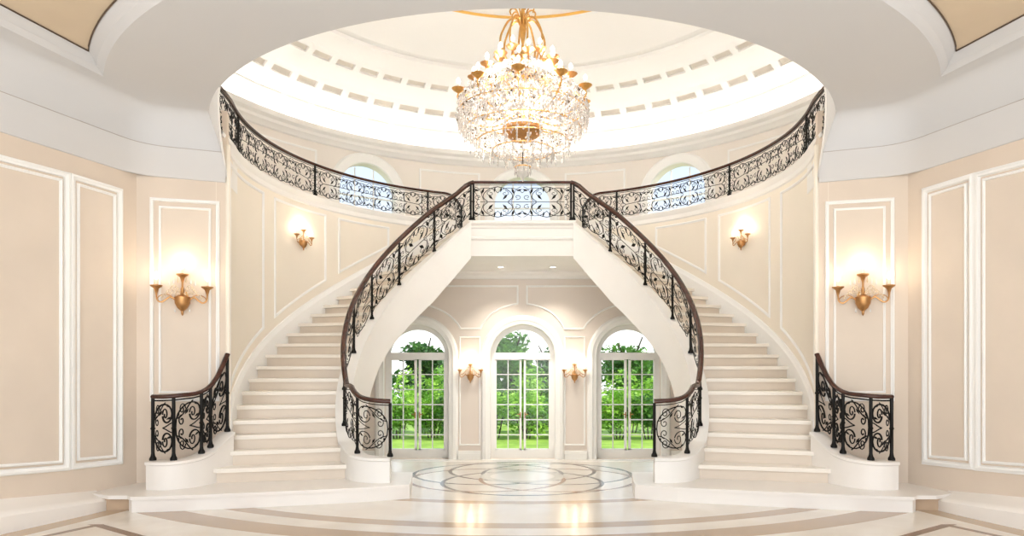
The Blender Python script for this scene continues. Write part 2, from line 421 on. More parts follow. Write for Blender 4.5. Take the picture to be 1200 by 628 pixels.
# hall walls, cornices, plinths
def wall_plane(sx, A, B):
    """returns to3(px,py) : pixel on the vertical plane through plan points A-B"""
    ax, ay = sx*A[0], A[1]; bx, by = sx*B[0], B[1]
    nx, ny = by-ay, -(bx-ax)
    L = math.hypot(nx, ny); nx /= L; ny /= L
    if nx*(0-ax)+ny*(2-ay) < 0: nx, ny = -nx, -ny
    def fpx(px, py):
        m = (px-CX)/FX; t = (nx*ax+ny*ay)/(nx*m+ny); return (m*t, t, (HY-py)/FX*t)
    ux, uy = (bx-ax), (by-ay); L2 = math.hypot(ux, uy); ux /= L2; uy /= L2
    def uv(px, py):
        p = fpx(px, py); return ((p[0]-ax)*ux+(p[1]-ay)*uy, p[2])
    def to3(u, v, d=0): return (ax+ux*u+nx*d, ay+uy*u+ny*d, v)
    return uv, to3
WD = .045
for sx, side in ((-1, 'left'), (1, 'right')):
    def q(px): return px if sx < 0 else 2*CX-px
    A = [(sx*W0[0], W0[1]), (sx*W1[0], W1[1])]
    m_ = MB(); ox = Vector((sx*-n1.x, -n1.y))*.1
    m_.prism([A[0], A[1], (A[1][0]+ox.x, A[1][1]+.1), (A[0][0]+ox.x, A[0][1]+ox.y)], -1, ZC+.1)
    sw = struct(m_.build('wall_'+side, 'wall'), 'beige plaster side wall on the %s with moulded panels' % side)
    m_ = MB(); m_.prism([(sx*W1[0], W1[1]), (sx*W2[0], W2[1]), (sx*(W2[0]+.03), W2[1]+.1), (sx*(W1[0]+.1), W1[1]+.1)], -1, ZC+.1)
    bw = struct(m_.build('wall_back_'+side, 'wall'), 'beige wall strip beside the %s staircase' % side)
    # panels of the side wall
    uv, to3 = wall_plane(sx, W1, W0)
    def panel(parent, uv, to3, corners, gap, infill=None, w1=WD, w2=.022, dep=.022):
        P = [uv(q(x), y) for x, y in corners]
        if sx > 0: P = P[::-1]
        cx_ = sum(p[0] for p in P)/len(P); cz_ = sum(p[1] for p in P)/len(P)
        mb = MB(); strip_polyline(mb, P, w1, to3, dep, True)
        o1 = mb.build('panel_moulding', 'trim', parent, smooth=True)
        P2 = []
        for i in range(4):
            p = P[i]; P2.append((p[0]+(gap if p[0] < cx_ else -gap), p[1]+(gap if p[1] < cz_ else -gap)))
        mb = MB(); strip_polyline(mb, P2, w2, to3, dep*.8, True); mb.build('inner_moulding', 'trim', parent, smooth=True)
        mb = MB(); mb.add([to3(p[0], p[1], .003) for p in P2], [(0,1,2,3)]); mb.build('panel_field', 'wallpanel', parent)
    panel(sw, uv, to3, [(84,206.5),(140,223.5),(140,541),(84,547)], .045)
    panel(sw, uv, to3, [(-150,146),(78,205),(78,548),(-150,567)], .045)
    uv2, to32 = wall_plane(sx, W1, W2)
    panel(bw, uv2, to32, [(178,233.5),(255,238),(255,468),(178,468)], .055, w1=.03, w2=.02)
    # cornice
    prof = [(0,1.405),(.012,1.408),(.03,1.44),(.065,1.49),(.10,1.545),(.125,1.59),(.13,1.60),(.12,1.603),(-.01,1.605)]
    m_ = MB(); m_.loft([[(sx*p.x, p.y, z) for p in wall_off(o, z)] for o, z in prof], False, False)
    struct(m_.build('trim_cornice', 'ceiling', smooth=True, auto=30), 'moulded white cornice along the %s hall walls' % side)
    m_ = MB(); m_.tube([(sx*p.x, p.y, 1.603) for p in wall_off(.13, 1.603)], .0025, 5)
    struct(m_.build('trim_bead', 'greyline'))
    # stepped marble plinth along the side wall
    prof = [(-.02,-.80),(.012,-.825),(.05,-.85),(.10,-.868),(.13,-.885),(.14,-.90),(.14,-1.0),(-.02,-1.0)]
    ends = [(W0[0], W0[1]), None]
    rings = []
    for Yp in [-.9, 1, 2.5, 3.5, 4.0, 4.25, 4.45, 4.60, 4.68]:
        t = (Yp-W1[1])/(W0[1]-W1[1]); bx = Vector(W1)+(Vector(W0)-Vector(W1))*t
        sh = {4.60: .92, 4.68: .70}.get(Yp, 1)
        rings.append([(sx*(bx.x+n1.x*o*sh*(1+.35*max(0, (Yp-3.5)))), bx.y+n1.y*o, -1+(z+1)*(1 if Yp < 4.0 else 1-.38*(Yp-4.0)/.68)) for o, z in prof])
    m_ = MB(); m_.loft(rings)
    struct(m_.build('baseboard_'+side, 'plinth', smooth=True, auto=30), 'rounded white marble plinth at the foot of the %s wall' % side)
    m_ = MB(); m_.prism([(sx*2.60,4.56),(sx*2.66,4.53),(sx*2.80,4.53),(sx*2.97,4.62),(sx*2.95,5.05),(sx*2.6,5.0)], -.918, -.8925)
    struct(m_.build('trim_plinth_top', 'plinth'), 'white marble slab joining plinth and stair platform on the %s' % side)
    m_ = MB(); m_.prism([(sx*2.62,4.60),(sx*2.86,4.56),(sx*3.02,4.56),(sx*2.93,5.03),(sx*2.6,5.0)], -1, -.918)  # recessed wall base, its shadow put into the brown colour
    struct(m_.build('trim_plinth', 'brown'), 'brown shadow-coloured recess between plinth and stair platform on the %s' % side)

# band where the hole edge turns into the gallery edge
def blend(t):            # t = angle on the circle (sin = depth), returns R, z of the gallery edge
    k = min(1, max(0, (-.25-t)/.37)); k = k*k*(3-2*k); q = min(1, max(0, (-.46-t)/.2))
    return 2.440+k*.19, 1.787+q*.14
for sx, side in ((1, 'left'), (-1, 'right')):
    ts = [-.395+(.395+1.22)*i/70 for i in range(71)]
    # stair wall (inside of the drum) from foot to gallery
    def zb(k):           # underside of the stair
        tab = [(0,-1),(10.2,-1),(10.5,-.82),(11,-.62),(11.6,-.42),(12.4,-.233),(13.5,-.04),(14.9,.139),(17,.36),(20,.67),(22,.93),(24,1.21),(30,1.21)]
        for a, b in zip(tab, tab[1:]):
            if k <= b[0]: return a[1]+(b[1]-a[1])*(k-a[0])/(b[0]-a[0])
        return 1.21
    tw = [-.3645+i*(1.215+.3645)/60 for i in range(61)]
    rings = []
    for t in tw:
        k = (t-T0)/DT; zl = zb(k) if k > 10 else -1
        x0, y0 = cyl(RO, t, sx); x1, y1 = cyl(RO+.08, t, sx)
        rings.append([(x0,y0,zl),(x0,y0,1.787),(x1,y1,1.787),(x1,y1,zl)])
    m_ = MB(); m_.loft(rings)
    stw = struct(m_.build('wall_stair_'+side, 'stairwall', smooth=True, auto=30), 'curved cream wall above the %s staircase' % side)
    # moulded edge under the gallery railing
    rings = []
    for t in ts:
        R, z = blend(t); k = min(1, max(0, (t+.50)/.14))
        def pt(r, zz): x, y = cyl(r, t, sx); return (x, y, zz)
        if t < -.36: low = [(RH, ZC), (RH-.3*(RH-R), ZC-.45*(ZC-z)), (R+.01, z-.03)]
        else:
            f = min(1, (t+.36)/.12); f = f*f*(3-2*f)
            low = [(RH*(1-f)+(RO+.01)*f, ZC*(1-f)+1.66*f), (2.538*(1-f)+2.443*f, 1.83*(1-f)+1.68*f), (R+.01-.004*f, z-.03-.03*f)]
        rings.append([pt(*low[0]), pt(*low[1]), pt(*low[2]), pt(R-.012, z-.035), pt(R-.02, z-.012), pt(R-.012, z), pt(R+.10, z), pt(R+.14, z-.03)])
    m_ = MB(); m_.loft(rings)
    struct(m_.build('trim_gallery_edge', 'white', smooth=True, auto=35), 'white moulded edge of the gallery over the %s staircase' % side)
    rings = []
    for i in range(13):
        v = i/12; z = 1.44+(ZC+.01-1.44)*v; te = -.364-.30*v**1.3; row = []
        for outw in (1, 0):
            for j in range(17):
                jj = j if outw == 0 else 16-j
                t = te+(-.16-te)*jj/16
                f = min(1, max(0, (-.20-t)/.16)); f = f*f*(3-2*f)
                r = RO-.003+(flare_r(z)-RO+.003)*f
                if outw: r = r+.012
                row.append((*cyl(r, t, sx), z))
        rings.append(row)
    m_ = MB(); m_.loft(rings); struct(m_.build('trim_flare', 'white', smooth=True, auto=45), 'white flared end of the curved wall where it meets the hall ceiling on the %s' % side)
    # wall panels on the curved wall
    def to3c(u, v, d=0):
        x, y = cyl(RO-d, u, sx); return (x, y, v)
    def far_theta(px):
        m = (px-CX)/FX; a = 1+m*m; disc = max(0, 4*D*D-4*a*(D*D-RO*RO)); Y = (2*D+math.sqrt(disc))/(2*a); return math.asin((Y-D)/RO)
    def cpanel(ta, tb):
        n = 12; top = [(tb+(ta-tb)*i/n, 1.61) for i in range(n+1)]
        bot = [(ta+(tb-ta)*i/n, nose((ta+(tb-ta)*i/n-T0)/DT)+.245) for i in range(n+1)]
        pts = bot+top
        pts = [(u*RO, v) for u, v in pts]
        if bot[-1][1] > 1.5: return
        mb = MB(); strip_polyline(mb, pts, .028, lambda u, v, d: to3c(u/RO, v, d), .014, True); mb.build('panel_moulding', 'trim', stw, smooth=True)
    cpanel(-.30, far_theta(308)); cpanel(far_theta(322), far_theta(381)); cpanel(far_theta(397), far_theta(455)); cpanel(far_theta(466), far_theta(497))
    # skirting that follows the steps on the wall
    rings = []
    for i in range(70):
        k = 4.3+(23.6-4.3)*i/69; t = th(k); z = nose(k)+.01
        def pt(r, zz): x, y = cyl(r, t, sx); return (x, y, zz)
        rings.append([pt(RO+.01, z-.25), pt(RO-.03, z-.25), pt(RO-.03, z+.075), pt(RO-.018, z+.095), pt(RO-.012, z+.125), pt(RO+.01, z+.13)])
    m_ = MB(); m_.loft(rings); struct(m_.build('baseboard_stair_'+side, 'trim', smooth=True, auto=30), 'white skirting climbing the wall beside the %s stairs' % side)
    # end pilaster edge
    x, y = cyl(RO-.005, -.362, sx)
    m_ = MB(); m_.tube([(x, y, -.52), (x, y, 1.70)], .018, 8); struct(m_.build('trim_corner', 'stairwall', smooth=True))
# gallery slab (annulus at the back), soffit under the landing
m_ = MB(); n = 60; rings = []
for i in range(n+1):
    t = -.36+(PI+.72)*i/n; rings.append([(-(RO+.02)*math.cos(t), D+(RO+.02)*math.sin(t), ZLAND-.03), (-(RD+.05)*math.cos(t), D+(RD+.05)*math.sin(t), ZLAND-.03),
        (-(RD+.05)*math.cos(t), D+(RD+.05)*math.sin(t), ZSOF+.12), (-(RO+.02)*math.cos(t), D+(RO+.02)*math.sin(t), ZSOF+.12)])
m_.loft(rings); struct(m_.build('floor_gallery', 'white'), 'gallery floor slab behind the railings')

m_ = MB(); n = 60; rings = []
for i in range(n+1):
    t = -PI+.50+(PI-1.0)*i/n; ca, sa = math.cos(t), math.sin(t)
    rings.append([(2.66*ca, D+2.66*sa, ZC+.002), (2.66*ca, D+2.66*sa, ZC+.14), (3.80*ca, D+3.80*sa, ZC+.14), (3.80*ca, D+3.80*sa, ZC+.12), (2.68*ca, D+2.68*sa, ZC+.12), (2.68*ca, D+2.68*sa, ZC+.002)])
m_.loft(rings); struct(m_.build('floor_gallery_front', 'white'), 'front part of the gallery floor above the hall ceiling')

# upper drum wall with arched windows
WIN = [PI/2, PI/2+.603, PI/2-.603]
def drum_pt(u, z, d=0): a = u; R = RD+d; return (R*math.cos(a), D+R*math.sin(a), z)
holes = []
HW = .40
for a in WIN: holes.append([(u*RD if False else a*RD+x, z) for x, z in arch_poly(0, HW, 1.72, 2.33, .40, 18)])
outer_ = [((-PI/2)*RD+2*PI*RD*i/120, 1.2 if -.30 < (-PI/2+2*PI*i/120) < PI+.30 else ZC+.12) for i in range(121)]+[((-PI/2)*RD+2*PI*RD*(120-i)/120, 3.0) for i in range(121)]
v, f = cdt(outer_, holes, .12)
m_ = MB(); m_.add([drum_pt(x/RD, z) for x, z in v], f)
for h in holes:
    hd = dense(h, .08, True); m_.loft([[drum_pt(x/RD, z) for x, z in hd], [drum_pt(x/RD, z, .16) for x, z in hd]], True, False)
dw = struct(m_.build('wall_drum', 'drum', smooth=True, auto=30), 'round upper wall behind the gallery with arched windows')
for i, a in enumerate(WIN):
    o = None
    sur = arch_poly(0, HW+.075, 1.62, 2.33, .475, 20); sur = [p for p in sur]
    sur = [sur[1]]+sur[2:]+[sur[0]]
    m_ = MB(); pts = dense([(a*RD+x, z) for x, z in sur], .08)
    strip_polyline(m_, pts, .15, lambda u, v, d: drum_pt(u/RD, v, -d), .035)
    o = struct(m_.build('window_%d' % (i+1), 'trim', smooth=True, auto=30), ['arched upper window in the middle behind the chandelier', 'arched upper window on the left behind the gallery railing', 'arched upper window on the right behind the gallery railing'][i])
    g = MB(); ap = arch_poly(0, HW, 1.72, 2.33, .40, 18); g.add([drum_pt((a*RD+x)/RD, z, .14) for x, z in ap], [tuple(range(len(ap)))]); g.build('pane', 'glass', o)
    g = MB()
    for x in (-.13, .13): g.tube([drum_pt(a+x/RD, 1.72, .13), drum_pt(a+x/RD, 2.33+.38*math.sqrt(1-(x/HW)**2), .13)], .011, 6)
    g.tube([drum_pt(a+x/RD, 2.30, .13) for x in (-HW, -.2, 0, .2, HW)], .014, 6); g.tube([drum_pt(a+x/RD, 1.98, .13) for x in (-HW, -.2, 0, .2, HW)], .010, 6)
    g.build('glazing_bars', 'trim', o)
for a0, a1 in ((PI/2+.17, PI/2+.40), (PI/2-.40, PI/2-.17), (PI/2+.80, PI/2+1.15), (PI/2-1.15, PI/2-.80)):
    m_ = MB(); pts = dense([(a0*RD, 1.8), (a1*RD, 1.8), (a1*RD, 2.76), (a0*RD, 2.76)], .1, True)
    strip_polyline(m_, pts, .03, lambda u, v, d: drum_pt(u/RD, v, -d), .012, True); m_.build('panel_moulding', 'trim', dw, smooth=True)
# drum cornice with a lip, and the light in the cove behind it
prof = [(RD+.02,2.86),(RD-.03,2.875),(RD-.05,2.90),(RD-.09,2.925),(RD-.10,2.96),(RD-.15,2.985),(RD-.17,3.04),(RD-.13,3.045),(RD-.13,3.0),(RD+.02,3.0)]
m_ = MB(); m_.lathe([(r, z) for r, z in prof], 0, D, 0, 128)
struct(m_.build('trim_drum_cornice', 'white', smooth=True, auto=30), 'white cornice ring below the dome')
m_ = MB(); m_.lathe([(RD-.11,3.015),(RD-.03,3.015)], 0, D, 0, 128)
m_.build('cove_light_strip', 'cove'); o = bpy.data.objects['cove_light_strip']; o['label'] = 'hidden strip of light running round the foot of the dome'; o['category'] = 'lamp'

# dome with three rings of coffers
prof = [(3.73,3.0,0),(3.70,3.12,0),(3.64,3.235,0),(3.60,3.275,0),(3.595,3.30,0),(3.50,3.38,0),(3.40,3.47,1),(3.31,3.545,0),(3.20,3.62,0),(3.09,3.685,2),(2.98,3.745,0),(2.85,3.80,0),(2.76,3.835,0),(2.75,3.875,0),(2.66,3.90,0),(2.64,3.87,0),(2.45,3.97,0),(2.20,4.08,0),(2.03,4.15,0)]
m_ = MB(); c_ = MB(); NS = 60
cut = {6: 1, 9: 1}
bands = [(3.61,3.265),(3.595,3.30)]
def dpt(r, z, a): return (r*math.cos(a), D+r*math.sin(a), z)
rows = [(5, 7), (8, 10)]
i = 0
while i < len(prof)-1:
    r0, z0, _ = prof[i]
    row = next((rw for rw in rows if rw[0] == i), None)
    j = row[1] if row else i+1
    r1, z1, _ = prof[j]
    for s_ in range(NS):
        a0 = 2*PI*s_/NS; a1 = 2*PI*(s_+1)/NS; da = (a1-a0)
        if not row:
            am = (a0+a1)/2
            m_.add([dpt(r0,z0,a0),dpt(r0,z0,am),dpt(r0,z0,a1),dpt(r1,z1,a1),dpt(r1,z1,am),dpt(r1,z1,a0)], [(0,1,4,5),(1,2,3,4)])
        else:
            def L(fr, fa, out=0):
                r = r0+(r1-r0)*fr; z = z0+(z1-z0)*fr; nl = math.hypot(r1-r0, z1-z0)
                return dpt(r+out*(z1-z0)/nl, z-out*(r1-r0)/nl, a0+da*fa)
            g = [[L(fr, fa) for fa in (0,.13,.5,.87,1)] for fr in (0,.36,.70,1)]
            vv = [p for rr in g for p in rr]
            ff = []
            for y in range(3):
                for x in range(4):
                    if y == 1 and x in (1, 2): continue
                    ff.append((y*5+x, y*5+x+1, (y+1)*5+x+1, (y+1)*5+x))
            m_.add(vv, ff)
            inn_ = [L(.36,.13),L(.36,.5),L(.36,.87),L(.70,.87),L(.70,.5),L(.70,.13)]; ot = [L(.36,.13,.035),L(.36,.5,.035),L(.36,.87,.035),L(.70,.87,.035),L(.70,.5,.035),L(.70,.13,.035)]
            m_.add(inn_+ot, [(k, (k+1) % 6, 6+(k+1) % 6, 6+k) for k in range(6)])
            c_.add(ot, [(0,1,4,5),(1,2,3,4)])
    i = j
dome = struct(m_.build('ceiling_dome', 'dome', smooth=True, auto=35), 'white coffered dome over the rotunda')
c_.build('coffer_fields', 'coffershade', dome)
m_ = MB()
for s_ in range(NS):
    a0 = 2*PI*(s_+.13)/NS; a1 = 2*PI*(s_+.87)/NS
    m_.tube([dpt(3.597,3.288,a0+(a1-a0)*k/3) for k in range(4)], .006, 4)
m_.build('joint_line', 'coffershade', dome)
m_ = MB(); m_.lathe([(1.985,4.155),(1.975,4.145),(1.962,4.143),(1.952,4.15),(1.95,4.162),(1.96,4.175),(1.985,4.17)], 0, D, 0, 128)
struct(m_.build('trim_dome_ring', 'ringgold', smooth=True), 'gilded ring moulding in the crown of the dome')
m_ = MB(); m_.lathe([(2.03,4.15),(1.975,4.165),(1.5,4.34),(.9,4.47),(.3,4.50),(0.001,4.50)], 0, D, 0, 64)
struct(m_.build('ceiling_dome_crown', 'dome', smooth=True), 'smooth crown of the dome')

# ---------------------------------------------------------------- arcade wall with three garden doors
PXU = YW/FX
def aw(px, py): return ((px-CX)*PXU, (HY-py)*PXU)
DC = [aw(488, 0)[0], aw(612.5, 0)[0], aw(737, 0)[0]]; ZD0 = aw(0, 538)[1]; ZS = aw(0, 417)[1]
HWO = 38*PXU; RISE = 37*PXU
holes = [arch_poly(c, HWO, ZD0, ZS, RISE, 20) for c in DC]
outer_ = [(-2.6, ZLOW-.05), (2.6, ZLOW-.05), (2.6, ZSOF+.12), (-2.6, ZSOF+.12)]
v, f = cdt(outer_, holes)
m_ = MB(); m_.add([(x, YW, z) for x, z in v], f)
for h in holes: m_.loft([[(x, YW, z) for x, z in h], [(x, YW+.28, z) for x, z in h]], True, False)
m_.add([(x, YW+.28, z) for x, z in v], [tuple(reversed(t)) for t in f])
awall = struct(m_.build('wall_back', 'arcade'), 'pinkish beige arcade wall with three arched garden doors')
m_ = MB()
for sx in (-1, 1): m_.box(min(sx*2.6, sx*2.7), max(sx*2.6, sx*2.7), 6.2, YW+.3, ZLOW, ZSOF+.2)
for i, o in enumerate([-1, 1]): pass
struct(m_.build('wall_hall_ends', 'stairwall'), 'end walls of the garden hall below the stairs')
def to3a(u, v, d=0): return (u, YW-d, v)
for i, c in enumerate(DC):
    lb = ['left arched garden door seen under the left stairs', 'middle arched garden door facing the lawn', 'right arched garden door seen under the right stairs'][i]
    sur = arch_poly(c, HWO+.06, ZD0-.02, ZS, RISE+.06, 24); sur = dense([sur[1]]+sur[2:]+[sur[0]], .1)
    m_ = MB(); strip_polyline(m_, sur, .13, to3a, .04)
    dr = struct(m_.build('door_%d' % (i+1), 'trim', smooth=True, auto=30), lb)
    yf = YW+.10
    def rect(mb, x0, x1, z0, z1, y0=yf, y1=yf+.05): mb.box(x0, x1, y0, y1, z0, z1)
    px = lambda p: p*PXU
    fr = MB(); xi = HWO-px(5.5)
    # outer frame following the arch
    A = arch_poly(c, HWO+.005, ZD0, ZS, RISE, 20); B = arch_poly(c, xi, ZD0+px(9.5), ZS, RISE-px(6), 20)
    fr.loft([[(x, yf, z) for x, z in A], [(x, yf, z) for x, z in B], [(x, yf+.06, z) for x, z in B], [(x, yf+.06, z) for x, z in A]], True, False)
    rect(fr, c-xi, c+xi, aw(0, 421)[1], aw(0, 413)[1], yf-.015, yf+.065)
    fr.build('door_frame', 'trim', dr)
    zt = aw(0, 421)[1]; zb_ = ZD0+px(9.5)
    for sgn in (-1, 1):
        lf = MB(); xa = c+sgn*px(1.2); xb = c+sgn*xi; x0, x1 = min(xa, xb), max(xa, xb)
        st = px(2.6)
        rect(lf, x0, x0+(st if sgn > 0 else px(1.5)), zb_, zt); rect(lf, x1-(px(1.5) if sgn > 0 else st), x1, zb_, zt)
        rect(lf, x0, x1, zb_, zb_+px(1.5)); rect(lf, x0, x1, zt-px(1), zt)
        xm = (x0+x1)/2+sgn*px(.5); rect(lf, xm-px(.55), xm+px(.55), zb_, zt, yf+.01, yf+.04)
        for k in range(1, 6): z = zb_+(zt-zb_)*k/6; rect(lf, x0, x1, z-px(.5), z+px(.5), yf+.01, yf+.04)
        leaf = lf.build('door_leaf', 'trim', dr)
        g = MB(); g.add([(x0, yf+.025, zb_), (x1, yf+.025, zb_), (x1, yf+.025, zt), (x0, yf+.025, zt)], [(0,1,2,3)]); g.build('pane', 'glass', leaf)
        h = MB(); hx = c+sgn*px(2.8); hz = aw(0, 486)[1]; h.tube([(hx, yf-.02, hz+.03), (hx, yf-.02, hz-.05)], .008, 6); h.tube([(hx, yf+.01, hz), (hx, yf-.03, hz), (hx+sgn*.04, yf-.03, hz)], .006, 6); h.build('door_handle', 'oldgold', leaf)
    fl = arch_poly(c, xi, aw(0, 413)[1], ZS, RISE-px(6), 20); g = MB(); g.add([(x, yf+.03, z) for x, z in fl], [tuple(range(len(fl)))]); g.build('fanlight_pane', 'glass', dr)
    t = MB(); t.box(c-HWO-.12, c+HWO+.12, YW-.06, YW, ZD0-.035, ZD0+.0); t.build('door_sill', 'trim', dr)
# spandrel and pier mouldings
def mould(pts, wd=.026, dep=.018, closed=True):
    P = [aw(x, y) for x, y in pts]; m_ = MB(); strip_polyline(m_, dense(P, .05, closed), wd, to3a, dep, closed); return m_.build('panel_moulding', 'trim', awall, smooth=True)
def q2(a, c, b, n=8): return [(a[0]*(1-t)**2+2*c[0]*t*(1-t)+b[0]*t*t, a[1]*(1-t)**2+2*c[1]*t*(1-t)+b[1]*t*t) for t in [i/n for i in range(n+1)]]
for sx in (1, -1):
    def mx(P): return P if sx > 0 else [(2*CX-x, y) for x, y in P]
    sp = [(490, 335), (606.5, 335.5), (606.5, 356)]+q2((606.5, 356), (574, 360), (563, 385))+[(540, 385)]+q2((540, 385), (528, 362), (490, 355))
    mould(mx(sp))
    mould(mx([(539, 395), (562, 395), (562, 521), (539, 521)]), .022, .014)
    mould(mx([(430, 335), (480, 335), (480, 350), (430, 352)]))
m_ = MB()
prof = [(0, aw(0,327)[1]), (.02, aw(0,326)[1]), (.03, aw(0,323)[1]), (.07, aw(0,321)[1]), (.09, ZSOF+.01), (0, ZSOF+.02)]
m_.loft([[(x, YW-o, z) for o, z in prof] for x in (-2.6, 2.6)]); struct(m_.build('trim_arcade_cornice', 'white'), 'white cornice above the garden doors')
m_ = MB()
for a, b in ((-2.6, DC[0]-HWO-.125), (DC[0]+HWO+.125, DC[1]-HWO-.125), (DC[1]+HWO+.125, DC[2]-HWO-.125), (DC[2]+HWO+.125, 2.6)):
    m_.box(a, b, YW-.04, YW+.01, ZLOW, ZLOW+.12); m_.box(a, b, YW-.025, YW+.01, ZLOW+.12, ZLOW+.15)
struct(m_.build('baseboard_back', 'trim'), 'white baseboard on the arcade piers')
gp = [(-RI*math.cos(th(24))*-1, D+RI*math.sin(th(24)))]
ga = [th(24)-(th(24)-.32)*i/24 for i in range(25)]
gp = [(RI*math.cos(th(24)), D+RI*math.sin(th(24))-.0)]+[((RO+.03)*math.cos(a), D+(RO+.03)*math.sin(a)) for a in ga]+[(2.62, 6.9), (2.62, YW+.3)]
gp = gp+[(-x, y) for x, y in reversed(gp)]
m_ = MB(); v, f = cdt(gp, []); m_.add([(x, y, ZSOF) for x, y in v]+[(x, y, ZSOF+.10) for x, y in v], f+[tuple(i+len(v) for i in t) for t in f])
struct(m_.build('ceiling_garden_hall', 'trim'), 'flat ceiling above the garden doors')
GRP_D = 'recessed downlights under the landing'
for px_, lb in ((587, 'left'), (648, 'right')):
    z = ZSOF; Yd = FX*z/(HY-312.5); x = (px_-CX)/FX*Yd
    t = root('downlight', 'small round ceiling downlight under the landing, the %s one' % lb, 'downlight', (x, Yd, z), GRP_D)
    a_ = MB(); a_.lathe([(.055, 0), (.058, -.008), (.036, -.008), (.034, 0)], x, Yd, z, 20); a_.build('bezel', 'trim', t, smooth=True)
    a_ = MB(); a_.lathe([(.036, -.004), (.001, -.005)], x, Yd, z, 20); a_.build('lens', 'down', t)
    point('downlight_lamp', W((x, Yd, z-.02)), 130, (1, .93, .82), .04)

# ================================================================ STAIRCASES
PLAT = [(.834,4.96),(1.12,4.84),(1.65,4.70),(2.22,4.565),(2.50,4.51),(2.62,4.495),(2.66,4.53),(2.69,4.62),(2.90,5.02),(2.28,5.24),(2.2,5.5),(.9,5.5),(.84,5.05)]
inner_head = [(.995,5.055,-.715,-.285),(1.09,5.045,-.715,-.28),(1.18,5.07,-.713,-.27),(1.25,5.12,-.705,-.25),(1.31,5.20,-.69,-.215),(1.355,5.29,-.665,-.17)]
def inner_path():
    P = [p for p in inner_head]
    for i in range(0, 84):
        k = 3.3+i*.25
        if k > 24.01: break
        x, y = cyl(RI, th(k), -1)
        hgt = .49 if k < 20 else .49-.064*min(1, (k-20)/4)
        if k < 6: hgt = .46+.03*(k-3.3)/2.7
        P.append((x, y, nose(k), nose(k)+hgt))
    return P
outer_head = [(2.64,4.785,-.695,-.236),(2.57,4.765,-.695,-.236),(2.50,4.775,-.695,-.234),(2.435,4.82,-.69,-.225),(2.385,4.895,-.68,-.222),(2.35,4.985,-.655,-.195),(2.325,5.07,-.61,-.135),(2.30,5.14,-.565,-.02),(2.283,5.19,-.53,.075)]
def chaikin(P, n=2):
    for _ in range(n):
        Q = [P[0]]
        for a, b in zip(P, P[1:]):
            Q.append(tuple(a[i]*.75+b[i]*.25 for i in range(len(a)))); Q.append(tuple(a[i]*.25+b[i]*.75 for i in range(len(a))))
        Q.append(P[-1]); P = Q
    return P
IP = chaikin(inner_path(), 1); OP = chaikin(outer_head, 2)
def side_vec(P, i):
    a = P[max(0, i-1)]; b = P[min(len(P)-1, i+1)]; d = Vector((b[0]-a[0], b[1]-a[1])).normalized(); return Vector((-d.y, d.x))
